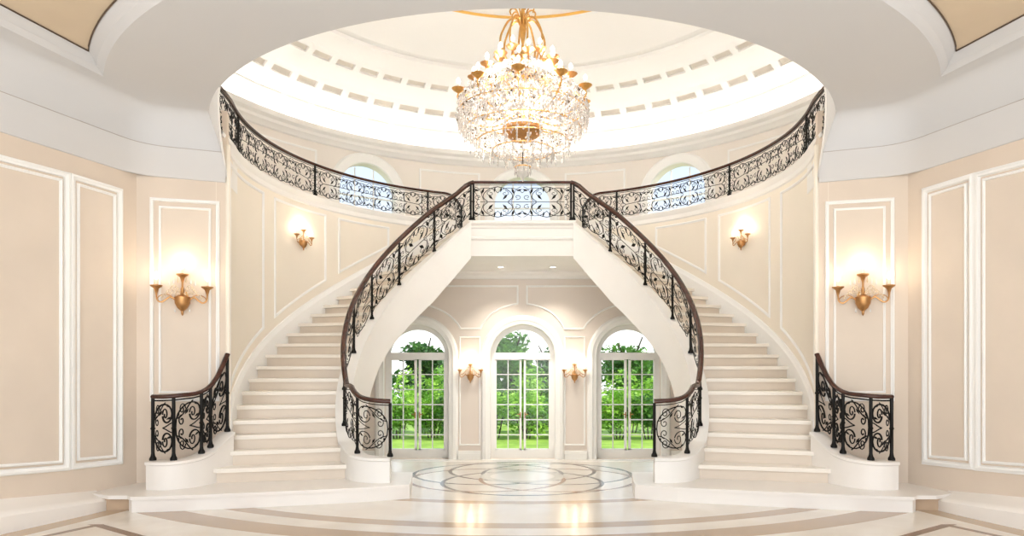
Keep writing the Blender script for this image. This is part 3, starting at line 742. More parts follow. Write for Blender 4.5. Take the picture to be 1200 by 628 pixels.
for sx, side in ((-1, 'left'), (1, 'right')):
    st = root('staircase', 'sweeping cream marble staircase on the %s side with a deep white curved underside' % side, 'staircase', (sx*1.8, 5.2, -1), 'twin curved staircases')
    pl = [(sx*x, y) for x, y in PLAT]
    m_ = MB(); m_.prism(pl, -1, -.914)
    pl2 = []; cx_ = sum(p[0] for p in pl)/len(pl); cy_ = sum(p[1] for p in pl)/len(pl)
    for i, (x, y) in enumerate(pl):
        pl2.append((x, y-.018) if i < 7 else (x, y))
    m_.prism(pl2, -.914, -.8915); m_.build('bottom_platform', 'plinth', st)
    def edge(k, inn_):
        if inn_:
            if k == 2: return (sx*1.334, 5.195)
            x, y = cyl(RI, th(k), -sx); return (x, y)
        if k == 2: return (sx*2.33, 4.965)
        if k == 3: return (sx*2.335, 5.11)
        if k == 4: return (sx*2.325, 5.235)
        return cyl(RO, th(k), -sx)
    body = MB()
    for k in range(2, 24):
        A, B = edge(k, False), edge(k, True); A2, B2 = edge(k+1, False), edge(k+1, True); z = nose(k)
        z0 = nose(k-1)-.02
        sd_ = MB(); n = 4
        def lerp(p, q, t): return (p[0]+(q[0]-p[0])*t, p[1]+(q[1]-p[1])*t)
        def arc(k1, fo, f1):   # point at radial fraction fo (0 outer,1 inner), angular fraction f1
            return lerp(lerp(A, A2, f1), lerp(B, B2, f1), fo)
        # riser block
        a, b, b2, a2 = arc(k,0,.16), arc(k,1,.16), arc(k,1,1.2), arc(k,0,1.2)
        rs_ = MB(); rs_.hexa([(*p, z0) for p in (a, b, b2, a2)], [(*p, z-.032) for p in (a, b, b2, a2)])
        a, b = arc(k,0,0), arc(k,1,0)
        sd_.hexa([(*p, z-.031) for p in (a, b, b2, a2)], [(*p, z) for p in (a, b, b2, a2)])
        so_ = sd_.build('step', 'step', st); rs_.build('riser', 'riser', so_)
        n = 3
        for j in range(n):
            kk0 = k+j/n; kk1 = k+(j+1)/n
            p0 = lerp(A, A2, j/n); p1 = lerp(B, B2, j/n); p2 = lerp(B, B2, (j+1)/n); p3 = lerp(A, A2, (j+1)/n)
            b0 = zb(kk0) if kk0 >= 10.2 else -.995; b1 = zb(kk1) if kk1 > 10.2 else -.995
            t_ = nose(k-1)-.01 if k > 2 else -.9
            if k < 4: continue
            body.hexa([(*p0, b0+.004), (*p1, b0+.004), (*p2, b1+.004), (*p3, b1+.004)], [(*p0, t_), (*p1, t_), (*p2, t_), (*p3, t_)])
    body.build('underside', 'white', st)
    # inner closed string
    rings = []
    for i, (x, y, z0, z1) in enumerate(IP):
        nv = side_vec(IP, i)      # pick the side towards the hall axis
        if nv.x*x > 0 and i > 12: nv = nv
        c2 = Vector((x, y)); hw = .055
        a = c2+nv*hw; b = c2-nv*hw
        k = 2.6 if i < 12 else (math.asin(max(-1, min(1, (y-D)/RI)))-T0)/DT
        zl = zb(k) if k > 10.2 else (-1 if k > 3.5 else -.90)
        zt_ = z0+.012
        o1 = c2+nv*(hw+.012); o2 = c2-nv*(hw+.012)
        rings.append([(sx*a.x, a.y, zl), (sx*b.x, b.y, zl), (sx*b.x, b.y, zt_-.03), (sx*o2.x, o2.y, zt_-.022), (sx*o2.x, o2.y, zt_-.004), (sx*b.x, b.y, zt_),
                      (sx*a.x, a.y, zt_), (sx*o1.x, o1.y, zt_-.004), (sx*o1.x, o1.y, zt_-.022), (sx*a.x, a.y, zt_-.03)])
    m_ = MB(); m_.loft(rings); m_.build('inner_string', 'white', st, smooth=True, auto=30)
    rings = []
    for i, (x, y, z0, z1) in enumerate(OP):
        nv = side_vec(OP, i); c2 = Vector((x, y)); hw = .06; a = c2+nv*hw; b = c2-nv*hw; zt_ = z0+.004
        o1 = c2+nv*(hw+.012); o2 = c2-nv*(hw+.012); zl = -.893
        rings.append([(sx*a.x, a.y, zl), (sx*b.x, b.y, zl), (sx*b.x, b.y, zt_-.03), (sx*o2.x, o2.y, zt_-.022), (sx*o2.x, o2.y, zt_-.004), (sx*b.x, b.y, zt_),
                      (sx*a.x, a.y, zt_), (sx*o1.x, o1.y, zt_-.004), (sx*o1.x, o1.y, zt_-.022), (sx*a.x, a.y, zt_-.03)])
    m_ = MB(); m_.loft(rings); m_.build('outer_string', 'plinth', st, smooth=True, auto=30)
# landing
la = th(24); xl, yl = cyl(RI, la, 1)     # xl negative
lp = root('landing', 'white upper landing joining the two staircases over the garden doors', 'landing', (0, yl, ZSOF))
pts_l = [(xl, yl-.02), (-xl, yl-.02)]
for i in range(9):
    t = la; pass
xo, yo = cyl(RO, la, 1)
m_ = MB(); m_.prism([(xl-.02, yl), (-xl+.02, yl), (-xo+.01, yo), (-xo+.01, 8.5), (xo-.01, 8.5), (xo-.01, yo)], ZSOF+.104, ZLAND-.02)
m_.build('slab', 'white', lp)
m_ = MB()
hz = lambda py: (HY-py)/FX*(yl-.05)
x0, x1 = xl-.03, -xl+.03
prof = [(0, ZLAND), (.055, ZLAND), (.065, ZLAND-.012), (.06, ZLAND-.035), (.03, ZLAND-.05), (.025, hz(265)), (.035, hz(266)), (.02, hz(267.5)), (.018, hz(276.5)), (.032, hz(277.5)), (.030, hz(279.5)), (.010, hz(281)), (.008, ZSOF), (0, ZSOF)]
m_.loft([[(x, yl-o, z) for o, z in prof] for x in (x0, x1)]); m_.build('fascia', 'white', lp)
m_ = MB(); m_.prism([(xl-.02, yl), (-xl+.02, yl), (-xo, yo), (-xo, 8.5), (xo, 8.5), (xo, yo)], ZLAND-.02, ZLAND); m_.build('paving', 'step', lp)

# ================================================================ RAILINGS
def scroll(cx, cy, r, a0, turns, n=16, k=.25):
    return [(cx+r*(1-(1-k)*i/n)*math.cos(a0+turns*2*PI*i/n), cy+r*(1-(1-k)*i/n)*math.sin(a0+turns*2*PI*i/n)) for i in range(n+1)]
def bez(a, b, c, d, n=10):
    return [tuple(a[i]*(1-t)**3+3*b[i]*t*(1-t)**2+3*c[i]*t*t*(1-t)+d[i]*t**3 for i in (0, 1)) for t in [j/n for j in range(n+1)]]
def motif(L, H, style, thick):
    """2D curves (points, radius) and leaves inside a panel L x H (v from 0 to H)"""
    cur = []; lv = []
    if style == 'tall':
        for vy in (-1, 1):
            def Y(v): return H/2+vy*v*H/2
            m = lambda P: [(L/2+a*L/2, Y(b)) for a, b in P]
            cur.append((m(bez((-.88,.0),(-.95,.95),(.80,1.05),(.86,.50))), thick))
            cur.append((m(bez((.86,.50),(.80,.10),(.10,.10),(.05,.42))), thick))
            cur.append((m(scroll(.28,.47,.24,PI,-1.1,14,.2)), thick*.85))
            cur.append((m(bez((-.86,.30),(-.30,.35),(-.20,.70),(.30,.90))), thick*.75))
            cur.append((m(scroll(-.45,.62,.22,0,1.2,14,.2)), thick*.75))
            cur.append((m(scroll(-.50,.22,.20,PI/2,1.2,14,.2)), thick*.75))
            cur.append((m(bez((.05,.0),(.45,.05),(.60,.15),(.92,.18))), thick*.7))
            lv += [(L/2-.15*L/2, Y(.52), 1.0*vy, .022), (L/2+.50*L/2, Y(.78), 2.4*vy, .020), (L/2+.62*L/2, Y(.34), .4, .020), (L/2-.7*L/2, Y(.45), 1.5, .018)]
        return cur, lv
    n = max(1, round(L/(H*1.25))); c = L/n; H_ = H*.94; v0 = H*.03
    cur.append(([(L*.07, H/2), (L*.93, H/2)], thick*.8))
    for i in range(n):
        uc = (i+.5)*c
        for vy in (-1, 1):
            def Y(v): return H/2+vy*v*H_/2
            for s in (-1, 1):
                def X(u): return uc+s*u*c/2
                m = lambda P: [(X(a), Y(b)) for a, b in P]
                cur.append((m(bez((0,.93),(.55,.80),(.80,.30),(.42,.04))), thick))
                cur.append((m(bez((0,.55),(.2,.95),(.75,.95),(1.0,.55))), thick*.75))
                cur.append((m(scroll(.30,.52,.17,PI*.5,-1.15,12,.2)), thick*.75))
                cur.append((m(scroll(.80,.30,.16,PI*1.4,1.05,12,.2)), thick*.75))
                cur.append((m(bez((.55,.05),(.70,.35),(.60,.75),(.95,.93))), thick*.7))
                lv += [(X(.30), Y(.30), .8*s*vy, .035), (X(.62), Y(.66), 2.0*s*vy, .035), (X(.88), Y(.72), .3*s, .03), (X(.13), Y(.75), 1.4, .028)]
    # end verticals scrolls
    for s in (0, 1):
        for vy in (-1, 1):
            u = (.03 if s == 0 else .97)*L
            cur.append(([(u+(.02 if s == 0 else -.02)*L*math.sin(t*6), H/2+vy*H_*.46*t) for t in [j/10 for j in range(11)]], thick*.7))
    return cur, lv
def railing(name, label, cat, path, posts, style='gallery', group=None, thick=.006, postr=.013, rail_r=.028, gap_b=.03, newels=(), wood='wood', black_ends=0):
    P = [Vector(p[:2]) for p in path]; s = [0]
    for a, b in zip(P, P[1:]): s.append(s[-1]+(b-a).length)
    TL = s[-1]
    def at(u):
        u = max(0, min(TL, u)); i = 0
        lo, hi = 0, len(s)-1
        while hi-lo > 1:
            md = (lo+hi)//2
            if s[md] <= u: lo = md
            else: hi = md
        f = (u-s[lo])/max(1e-9, s[hi]-s[lo]); a, b = path[lo], path[hi]
        return [a[i]+(b[i]-a[i])*f for i in range(4)]
    def p3(u, v):      # v 0..1
        x, y, z0, z1 = at(u); return (x, y, z0+gap_b+(z1-rail_r-z0-gap_b)*v)
    r0 = at(0); t = root(name, label, cat, (r0[0], r0[1], r0[2]), group)
    hr = MB(); N_ = max(12, int(TL/.05))
    hp = [(at(TL*i/N_)[0], at(TL*i/N_)[1], at(TL*i/N_)[3]) for i in range(N_+1)]
    hr.tube(hp, rail_r, 8, flat=.72); hr.build('handrail', wood, t, smooth=True, auto=60)
    us = [max(.002, min(TL-.002, u if u > 1 or u < 0 or True else u)) for u in posts]
    for u in us:
        x, y, z0, z1 = at(u); pm = MB()
        big = u in newels
        rr = postr
        pm.lathe([(rr*2.0, 0), (rr*2.0, .015), (rr*1.3, .03), (rr*1.0, .05), (rr, (z1-z0)*.48), (rr*1.5, (z1-z0)*.5), (rr, (z1-z0)*.52), (rr, z1-z0-rail_r*.5)], x, y, z0, 8)
        pm.build('post', 'iron', t, smooth=True)
    # bottom and top iron rails, and scroll panels
    for a, b in zip(us, us[1:]):
        L = b-a; H = at((a+b)/2)[3]-at((a+b)/2)[2]-gap_b-rail_r
        if L < .05: continue
        mb = MB(); m = max(2, int(L/.06))
        st_ = style
        if style == 'auto': st_ = 'tall' if L < H*1.0 else 'gallery'
        cur, lv = motif(L, H, st_, thick)
        for pts, r in cur: mb.tube([p3(a+u, v/H) for u, v in pts], r, 4)
        mb.tube([p3(a+L*i/m, .985) for i in range(m+1)], thick*.8, 4)
        for u, v, ang, sz in lv:
            ca, sa = math.cos(ang)*sz*(H/.33), math.sin(ang)*sz*(H/.33)
            c0 = p3(a+u-ca, (v-sa)/H); c1 = p3(a+u+ca, (v+sa)/H); e1 = p3(a+u-sa*.35, (v+ca*.35)/H); e2 = p3(a+u+sa*.35, (v-ca*.35)/H)
            mid = Vector(p3(a+u, v/H)); nvx = Vector(e1)-mid
            q0 = at(a+u); q1 = at(a+u+.02); tv = Vector((q1[0]-q0[0], q1[1]-q0[1])); nn = Vector((-tv.y, tv.x, 0))
            nn = nn.normalized()*.005 if nn.length > 1e-6 else Vector((0, .005, 0))
            mb.add([c0, e1, c1, e2, tuple(mid+nn), tuple(mid-nn)], [(0,1,4),(1,2,4),(2,3,4),(3,0,4),(1,0,5),(2,1,5),(3,2,5),(0,3,5)])
        mb.build('scroll_panel', 'iron', t, smooth=True, auto=50)
    return t
def path_s(path, cond):
    s = 0; best = (1e9, 0)
    for i, p in enumerate(path):
        if i: s += math.dist(path[i-1][:2], p[:2])
        c = abs(cond(p))
        if c < best[0]: best = (c, s)
    return best[1]
for sx, side in ((-1, 'left'), (1, 'right')):
    # inner stair railing
    P = [(sx*x, y, z0+.012, z1) for x, y, z0, z1 in IP]+[(sx*.575, 7.52, ZLAND+.012, ZLAND+.43), (sx*.55, 7.515, ZLAND+.012, ZLAND+.43)]
    P = [(x, y, z0, min(z1, ZLAND+.43) if i < len(P)-12 else min(ZLAND+.43, z1+.022*math.sin(PI*(i-len(P)+12)/12))) for i, (x, y, z0, z1) in enumerate(P)]
    def by_px(px, far=True): return path_s(P[14 if far else 0: None if far else 20], lambda p: (p[0]/p[1]*FX)*-sx*-1-(CX-px)*1 if False else abs(p[0]/p[1]*FX)-(CX-px))
    L0 = 0
    # arc lengths by step number
    def s_at_k(k):
        tx, ty = cyl(RI, th(k), -sx); return path_s(P, lambda p: math.hypot(p[0]-tx, p[1]-ty))
    TL = sum(math.dist(a[:2], b[:2]) for a, b in zip(P, P[1:]))
    posts = [0, .30]+[s_at_k(k) for k in (4.4, 7.0, 10.0, 13.1, 16.6, 20.3)]+[TL-.03]
    railing('stair_railing', 'inner wrought iron railing with brown handrail sweeping up the %s staircase to the landing' % side, 'railing', P, posts, 'auto', None, .0044, .0115, .025)
    # outer short railing
    P = [(sx*x, y, z0+.004, z1) for x, y, z0, z1 in OP]
    TL = sum(math.dist(a[:2], b[:2]) for a, b in zip(P, P[1:]))
    railing('stair_railing', 'short black iron railing curling outward at the foot of the %s staircase against the wall' % side, 'railing', P, [0, .155, .36, TL*.72, TL], 'tall', None, .0065, .0125, .022)
    # gallery railing
    P = []
    for i in range(120):
        t = -.425+(1.17+.425)*i/119; R, z = blend(t); x, y = cyl(R+.01, t, -sx); P.append((x, y, z, z+.335))
    P += [(sx*.90, 8.42, 1.787, 2.12), (sx*.84, 8.60, 1.75, 2.09), (sx*.80, 8.85, 1.70, 2.06)]
    def s_at_px(px):
        return path_s(P[7:], lambda p: abs(p[0])/p[1]*FX-(CX-px))+sum(math.dist(a[:2], b[:2]) for a, b in zip(P[:7], P[1:8]))
    TL = sum(math.dist(a[:2], b[:2]) for a, b in zip(P, P[1:]))
    posts = [.02, s_at_px(278.5), s_at_px(369), s_at_px(502), TL]
    railing('gallery_railing', 'long curved iron railing of the upper gallery above the %s staircase wall' % side, 'railing', P, posts, 'gallery', None, .0044, .0115, .021, .0)
P = [(x0+(x1-x0)*i/30, yl-.03, ZLAND, ZLAND+.435) for i in range(31)]
x0p = -57*yl/FX
P = [(x0p-.03+(-2*x0p+.06)*i/30, yl-.03, ZLAND, ZLAND+.43) for i in range(31)]
railing('landing_railing', 'straight iron railing with dark handrail across the central landing', 'railing', P, [.03, -2*x0p+.03], 'gallery', None, .0044, .012, .024, .015)

# ================================================================ CHANDELIER
CHX, CHY = .005, D
def cz(py): return (HY-py)/FX*D
def cr(px): return px/FX*D
ch = root('chandelier', 'huge crystal chandelier with gilt arms hanging in the middle of the rotunda', 'chandelier', (CHX, CHY, cz(212)))
def L(prof, name, mat, n=24, parent=ch):
    m = MB(); m.lathe(prof, CHX, CHY, 0, n); return m.build(name, mat, parent, smooth=True)
m_ = MB(); m_.tube([(CHX, CHY, cz(20)), (CHX, CHY, 4.50)], .012, 8); m_.lathe([(.14,4.50),(.13,4.47),(.04,4.44),(.012,4.40)], CHX, CHY, 0, 20); m_.build('hanging_rod', 'gold', ch, smooth=True)
L([(.012,cz(8)),(.02,cz(14)),(.032,cz(22)),(.018,cz(28)),(.034,cz(34)),(.022,cz(44)),(.010,cz(52)),(.02,cz(60)),(.05,cz(70)),(.03,cz(85)),(.02,cz(120)),(.02,cz(160))], 'central_stem', 'gold')
NA = 8
for i in range(NA):
    a = 2*PI*i/NA+.2; m_ = MB(); ca, sa = math.cos(a), math.sin(a)
    prof = [(3,30),(7,22),(16,24),(22,34),(27,46),(26,58),(20,70),(14,84)]
    pts = [(CHX+cr(r)*ca, CHY+cr(r)*sa, cz(y)) for r, y in chaikin(prof, 2)]
    m_.tube(pts, .0095, 6)
    prof2 = [(4,26),(6,14),(11,10),(16,14),(14,19)]
    m_.tube([(CHX+cr(r)*ca, CHY+cr(r)*sa, cz(y)) for r, y in chaikin(prof2, 2)], .007, 6)
    m_.build('cage_arm', 'gold', ch, smooth=True)
# tiers of candle arms
tiers = [(5, 27, 66, .5, 'up'), (8, 42, 78, .15, 'mid'), (9, 57, 93, .45, 'low'), (10, 76, 112, .25, 'rim')]
for n, r, y, ph, _ in tiers:
    for i in range(n):
        a = 2*PI*i/n+ph; ca, sa = math.cos(a), math.sin(a)
        def q(rr, yy): return (CHX+cr(rr)*ca, CHY+cr(rr)*sa, cz(yy))
        m_ = MB(); pts = [q(a_, b_) for a_, b_ in chaikin([(8, y+20), (r*.45, y+34), (r*.85, y+26), (r+2, y+10), (r, y+5)], 2)]
        m_.tube(pts, .008, 5)
        px_, py_, pz_ = q(r, y)
        m_.lathe([(.006, -.04), (.02, -.03), (.055, -.005), (.062, .004), (.03, .002), (.012, .006)], px_, py_, pz_, 10)
        arm = m_.build('candle_arm', 'oldgold' if _ in ('up', 'mid', 'low') else 'gold', ch, smooth=True)
        m_ = MB(); m_.lathe([(.009, .0), (.009, .045), (.002, .047)], px_, py_, pz_, 8); m_.build('candle', 'candle', arm)
        m_ = MB(); m_.lathe([(.003, .045), (.014, .055), (.018, .070), (.012, .088), (.002, .10)], px_, py_, pz_, 8); m_.build('bulb', 'bulb', arm, smooth=True)
# crystal body
def crystals(name, spots, size, mat='crystal', lbl=None):
    m = MB()
    for x, y, z in spots:
        sz = size*random.uniform(.6, 1.25); a = random.random()*3; hh = sz*random.uniform(1.2, 2.2)
        ring = [(x+sz*math.cos(a+k*PI/2), y+sz*math.sin(a+k*PI/2), z) for k in range(4)]
        m.add(ring+[(x, y, z+hh*.7), (x, y, z-hh)], [(0,1,4),(1,2,4),(2,3,4),(3,0,4),(1,0,5),(2,1,5),(3,2,5),(0,3,5)])
    o = m.build(name, mat, ch); o['kind'] = 'stuff'; return o
def shell(n, prof, jitter=.02):
    out = []
    for _ in range(n):
        t = random.random()*(len(prof)-1); i = int(t); f = t-i
        r = prof[i][0]+(prof[i+1][0]-prof[i][0])*f; y = prof[i][1]+(prof[i+1][1]-prof[i][1])*f
        a = random.random()*2*PI; r_ = cr(r)*random.uniform(.93, 1.02)
        out.append((CHX+r_*math.cos(a), CHY+r_*math.sin(a), cz(y)+random.uniform(-jitter, jitter)))
    return out
crystals('crystal_canopy', shell(4200, [(14, 74), (30, 83), (50, 96), (66, 110), (76, 126)]), .0105)
crystals('dark_fleck_crystals', shell(1000, [(20, 80), (34, 90), (54, 102), (74, 120), (76, 140), (60, 160)]), .010, 'crystaldark')  # dark brown copies that paint the dark flecks of the sparkle
crystals('crystal_basket', shell(3000, [(76, 126), (77, 138), (73, 150), (64, 161)]), .0105)
crystals('lower_crystals', shell(800, [(64, 161), (52, 170), (34, 179), (12, 186)]), .009)
crystals('inner_crystals', shell(1500, [(62, 122), (64, 134), (50, 140), (22, 138), (14, 100), (30, 110)]), .011)
# strings of beads: vertical prisms hanging from rings
for ri, (r, y, n, ln) in enumerate(((75, 134, 44, 20), (68, 154, 34, 18), (54, 168, 26, 14), (36, 177, 20, 10), (9, 196, 8, 8))):
    m_ = MB(); m_.tube([(CHX+cr(r)*math.cos(2*PI*i/48), CHY+cr(r)*math.sin(2*PI*i/48), cz(y)) for i in range(48)], .006, 5, True)
    rg = m_.build('bead_ring', 'gold', ch, smooth=True)
    sp = []
    for i in range(n):
        a = 2*PI*i/n
        for j in range(4): sp.append((CHX+cr(r)*math.cos(a), CHY+cr(r)*math.sin(a), cz(y+ln*(j+.5)/4)))
    m = MB()
    for x, y_, z in sp:
        sz = .010; ring = [(x+sz*math.cos(k*PI/2), y_+sz*math.sin(k*PI/2), z) for k in range(4)]
        m.add(ring+[(x, y_, z+.02), (x, y_, z-.031)], [(0,1,4),(1,2,4),(2,3,4),(3,0,4),(1,0,5),(2,1,5),(3,2,5),(0,3,5)])
    o = m.build('bead_strands', 'crystal', ch); o['kind'] = 'stuff'
L([(.002,cz(144)),(.12,cz(145)),(cr(24),cz(150)),(cr(24),cz(154)),(cr(16),cz(162)),(cr(8),cz(166)),(.002,cz(168))], 'gilt_bowl', 'oldgold', 32)
m_ = MB(); m_.tube([(CHX, CHY, cz(165)), (CHX, CHY, cz(200))], .005, 6); m_.build('drop_rod', 'iron', ch)
L([(.003,cz(194)),(.05,cz(198)),(.065,cz(202)),(.05,cz(206)),(.015,cz(209)),(.003,cz(213))], 'crystal_finial', 'crystal', 10)
# strands from crown to rim
m_ = MB()
for i in range(28):
    a = 2*PI*i/28+.1
    pts = [(CHX+cr(r)*math.cos(a), CHY+cr(r)*math.sin(a), cz(y)) for r, y in chaikin([(14, 84), (30, 98), (56, 108), (75, 128)], 2)]
    m_.tube(pts, .005, 4)
m_.build('wire_frame', 'gold', ch)
for i in range(6):
    a = 2*PI*i/6; point('chandelier_lamp', W((CHX+.40*math.cos(a), CHY+.40*math.sin(a), cz(98))), 58, (1, .955, .90), .10)
point('chandelier_lamp', W((CHX, CHY, cz(122))), 70, (1, .955, .90), .2)

# ================================================================ SCONCES (local metres, facing -y, wall plane at y=0)
def sconce(label, loc, rotz, width, group, energy, big=True):
    """width in metres across the two side cups"""
    u = width/2
    t = bpy.data.objects.new('wall_sconce', None); C.objects.link(t); t.location = loc; t.rotation_euler = (0, 0, rotz); t.empty_display_size = .1
    t['label'] = label; t['category'] = 'sconce'; t['group'] = group; ORG[t.name] = Vector((0, 0, 0))
    def B(): return MB(False)
    m = B(); m.lathe([(.001,-.95*u),(.05*u,-.88*u),(.06*u,-.75*u),(.20*u,-.62*u),(.30*u,-.42*u),(.32*u,-.15*u),(.24*u,-.10*u),(.10*u,-.05*u),(.05*u,.1*u),(.07*u,.2*u),(.04*u,.3*u),(.045*u,.7*u)], 0, -.34*u, 0, 14)
    m.build('bowl_and_stem', 'oldgold', t, smooth=True)
    m = B(); m.lathe([(.001, 0), (.22*u, 0), (.20*u, .04*u), (.10*u, .07*u), (.001, .08*u)], 0, 0, 0, 16)
    m.v = [(x, -z-.001, y*1.6-.15*u) for x, y, z in m.v]; m.build('back_plate', 'gold', t, smooth=True)
    cups = [(0, -.34*u, .82*u)] + [(s*.98*u, -.42*u, .30*u) for s in (-1, 1)]
    for i, (cx_, cy_, cz_) in enumerate(cups):
        m = B()
        if i:
            s = -1 if cx_ < 0 else 1
            pts = chaikin([(s*.18*u, -.36*u, -.35*u), (s*.45*u, -.42*u, -.12*u), (s*.62*u, -.45*u, -.28*u), (s*.80*u, -.46*u, -.42*u), (s*.97*u, -.44*u, -.30*u), (s*.98*u, -.42*u, .0), (s*.98*u, -.42*u, .2*u)], 2)
            m.tube(pts, .035*u, 6)
            pts = chaikin([(s*.22*u, -.36*u, -.30*u), (s*.55*u, -.40*u, -.02*u), (s*.85*u, -.42*u, -.10*u), (s*.95*u, -.42*u, -.25*u)], 2); m.tube(pts, .022*u, 5)
        else:
            m.tube([(0, -.34*u, .3*u), (0, -.34*u, .8*u)], .04*u, 6)
        m.lathe([(.03*u,-.42*u),(.05*u,-.30*u),(.10*u,-.12*u),(.24*u,-.02*u),(.25*u,.02*u),(.10*u,.03*u),(.05*u,.06*u)], cx_, cy_, cz_, 14)
        arm = m.build('candle_arm', 'oldgold', t, smooth=True)
        m = B(); m.lathe([(.05*u,.03*u),(.05*u,.26*u),(.01*u,.27*u)], cx_, cy_, cz_, 10); m.build('candle', 'candle', arm, smooth=True)
        m = B(); m.lathe([(.02*u,.26*u),(.085*u,.34*u),(.095*u,.42*u),(.05*u,.52*u),(.004*u,.60*u)], cx_, cy_, cz_, 10); m.build('bulb', 'bulb', arm, smooth=True)
    # crystal garlands: curling branches and hanging drops
    for s in (-1, 1):
        for k in range(3):
            m = B(); zz = (.28-.16*k)*u; rr = (.34+.12*k)*u
            pts = chaikin([(s*.03*u, -.36*u, -.1*u), (s*.12*u, -.42*u, zz*.6), (s*rr*.8, -.5*u, zz+.1*u), (s*rr*1.25, -.5*u, zz-.02*u), (s*rr*1.35, -.48*u, zz-.12*u)], 2)
            m.tube(pts, .016*u, 5)
            for q_ in range(7):
                p = pts[3+q_*(len(pts)-4)//7]; m.lathe([(.001,-.08*u),(.03*u,-.03*u),(.02*u,.02*u),(.001,.05*u)], p[0], p[1], p[2]-.04*u, 6)
            m.build('crystal_branch', 'crystalw', t, smooth=True)
        m = B(); m.lathe([(.001,-.13*u),(.04*u,-.08*u),(.02*u,.0),(.004*u,.06*u),(.004*u,.14*u)], s*.28*u, -.38*u, -.68*u, 8); m.build('hanging_drop', 'clear', t, smooth=True)
        for q_ in range(3):
            m = B(); m.lathe([(.001,-.15*u),(.04*u,-.08*u),(.02*u,.04*u),(.004*u,.14*u)], s*(.16+.17*q_)*u, -.40*u, (.72-.06*q_)*u-.12*u, 8); m.build('hanging_drop', 'crystalw' if q_ < 1 else 'clear', t, smooth=True)
    R_ = Matrix.Rotation(rotz, 3, 'Z')
    for i, (cx_, cy_, cz_) in enumerate(cups):
        o = point('sconce_lamp', Vector(loc)+R_ @ Vector((cx_, cy_-.02, cz_+.52*u)), energy*(1.0 if i == 0 else .5), (1, .80, .55), .03)
    return t
def face_rot(nx, ny): return math.atan2(ny, nx)+PI/2
for sx, side in ((-1, 'left'), (1, 'right')):
    d_ = Vector((sx*(W2[0]-W1[0]), W2[1]-W1[1])).normalized(); nn = Vector((-d_.y, d_.x))
    if nn.y > 0: nn = -nn
    uvw, to3w = wall_plane(sx, W1, W2)
    px = 215 if sx < 0 else 1010
    p = to3w(*uvw(px, 345), .0)
    sconce('large gilt three-candle sconce with crystals on the tall panel left of the left staircase' if sx < 0 else 'large gilt three-candle sconce with crystals on the tall panel right of the right staircase', W(p), face_rot(nn.x, nn.y), 54/FX*p[1]*S, 'large sconces on the tall wall panels', 2.1)
    px = 352
    m_x = (px-CX)/FX; a = 1+m_x*m_x; Y = (2*D+math.sqrt(4*D*D-4*a*(D*D-RO*RO)))/(2*a); X = -m_x*Y*sx*1.0
    n_ = Vector((-X, D-Y)).normalized()
    p = (X, Y, (HY-281)/FX*Y)
    sconce('small brass sconce glowing on the curved wall above the %s stairs' % side, W(p), face_rot(n_.x, n_.y), 27/FX*Y*S, 'sconces on the curved stair walls', 1.7)
    px = 551.5 if sx < 0 else 673
    x, z = aw(px, 437)
    sconce('small brass sconce on the white pier %s of the middle garden door' % side, W((x, YW, z)), 0, 25*PXU*S, 'sconces between the garden doors', 2.6)

# ================================================================ GARDEN
m_ = MB(); m_.box(-14, 14, YW+.28, 26, ZLOW-.1, ZLOW-.03)
o = m_.build('lawn', 'grass'); o['label'] = 'bright green lawn outside the garden doors'; o['category'] = 'lawn'; o['kind'] = 'stuff'
def leaves(mb, c, rad, n, sz, shellf=.55):
    for _ in range(n):
        while True:
            d_ = Vector((random.uniform(-1, 1), random.uniform(-1, 1), random.uniform(-1, 1)))
            if shellf < d_.length < 1: break
        p = Vector((c[0]+d_.x*rad[0], c[1]+d_.y*rad[1], c[2]+d_.z*rad[2]))
        a = Vector((random.uniform(-1, 1), random.uniform(-1, 1), random.uniform(-.6, .6))).normalized(); b = a.cross(Vector((random.uniform(-1,1), random.uniform(-1,1), random.uniform(-1,1)))).normalized()
        s_ = sz*random.uniform(.6, 1.3)
        mb.add([p-a*s_, p+b*s_*.45, p+a*s_, p-b*s_*.45], [(0,1,2,3)])
def shrub(x, y, w_, h, mat, label, n=1500):
    t = root('shrub', label, 'shrub', (x, y, ZLOW-.03), 'hedge shrubs at the end of the lawn')
    m = MB()
    for _ in range(9):
        cx_ = x+random.uniform(-.5, .5)*w_; cz__ = ZLOW-.03+h*random.uniform(.25, .75)
        leaves(m, (cx_, y+random.uniform(-.1, .1), cz__), (w_*.36, .26, h*.28), n//9, .045, .4)
    m.build('foliage', mat, t)
    m = MB()
    for k in range(4): m.tube([(x+(k-1.5)*.05, y, ZLOW-.05), (x+(k-1.5)*w_*.2, y, ZLOW+h*.6)], .012, 5)
    m.build('stem', 'bark', t)
hx = [-2.75, -2.2, -1.6, -1.05, -.5, .05, .6, 1.15, 1.7, 2.25, 2.8]
ord_ = ['first', 'second', 'third', 'fourth', 'fifth', 'sixth', 'seventh', 'eighth', 'ninth', 'tenth', 'eleventh']
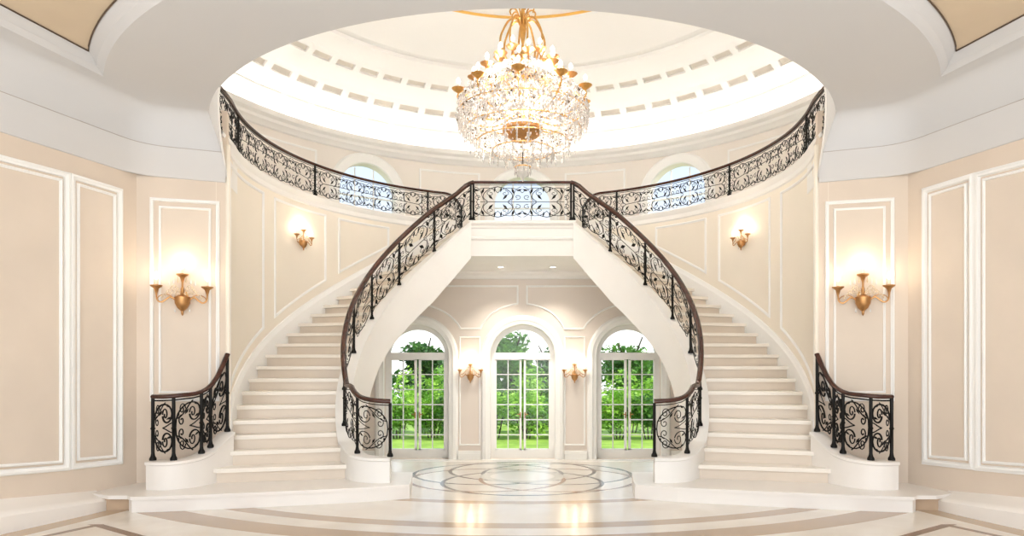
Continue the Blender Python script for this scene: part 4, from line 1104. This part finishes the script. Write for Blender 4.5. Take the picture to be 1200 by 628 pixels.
for i, x in enumerate(hx):
    shrub(x, 11.9+random.uniform(-.1, .1), .62, random.uniform(.80, .93), 'leaf_light' if i % 3 else 'leaf_mid', 'leafy green hedge shrub on the lawn edge, %s from the left' % ord_[i])
for i, x in enumerate([-3.0, -2.0, -1.0, 0.0, 1.0, 2.0, 3.0]):
    shrub(x+.1, 12.9, .95, random.uniform(1.15, 1.3), 'leaf_light' if i % 2 else 'leaf_mid', 'taller bright shrub in the back row of the hedge, %s from the left' % ord_[i], 1800)
def tree(x, y, r, ztop, mat, label):
    t = root('tree', label, 'tree', (x, y, ZLOW-.03), 'trees beyond the hedge')
    m = MB(); m.tube([(x, y, ZLOW-.05), (x+.03, y, ZLOW+.7), (x, y, ztop-.6*r)], [.10, .075, .03], 8)
    for k in range(5):
        a = k*1.3; m.tube([(x, y, -.5+k*.1), (x+.5*r*math.cos(a), y+.5*r*math.sin(a), .0+k*.15)], [.035, .015], 5)
    m.build('trunk', 'bark', t)
    m = MB(); z0 = -.75
    for _ in range(16):
        f = random.random(); zz = z0+(ztop-.25-z0)*f; ww = r*(1-.55*f*f)
        a = random.random()*2*PI; q_ = ww*random.uniform(.1, .75)
        leaves(m, (x+q_*math.cos(a), y+q_*math.sin(a), zz), (r*.42, r*.42, r*.34), 260, .07, .3)
    m.build('crown', mat, t)
for x, y, r, zt_, mat, lb in ((-3.9, 15, 1.0, .62, 'leaf_dark', 'dark leafy tree seen through the left part of the left garden door'), (-2.35, 16, .95, .50, 'leaf_dark', 'dark tree seen through the right leaf of the left garden door'),
        (-.25, 15.2, .85, .75, 'leaf_mid', 'tree crown rising into the fanlight of the middle garden door'), (.75, 17, .95, .45, 'leaf_dark', 'dark tree behind the right leaf of the middle garden door'),
        (-1.1, 18, 1.0, .35, 'leaf_dark', 'lower dark tree behind the left leaf of the middle garden door'), (2.5, 15.5, .9, .55, 'leaf_mid', 'tree seen through the left leaf of the right garden door'), (3.75, 16, 1.0, .58, 'leaf_dark', 'dark tree seen through the right leaf of the right garden door')):
    tree(x, y, r, zt_, mat, lb)
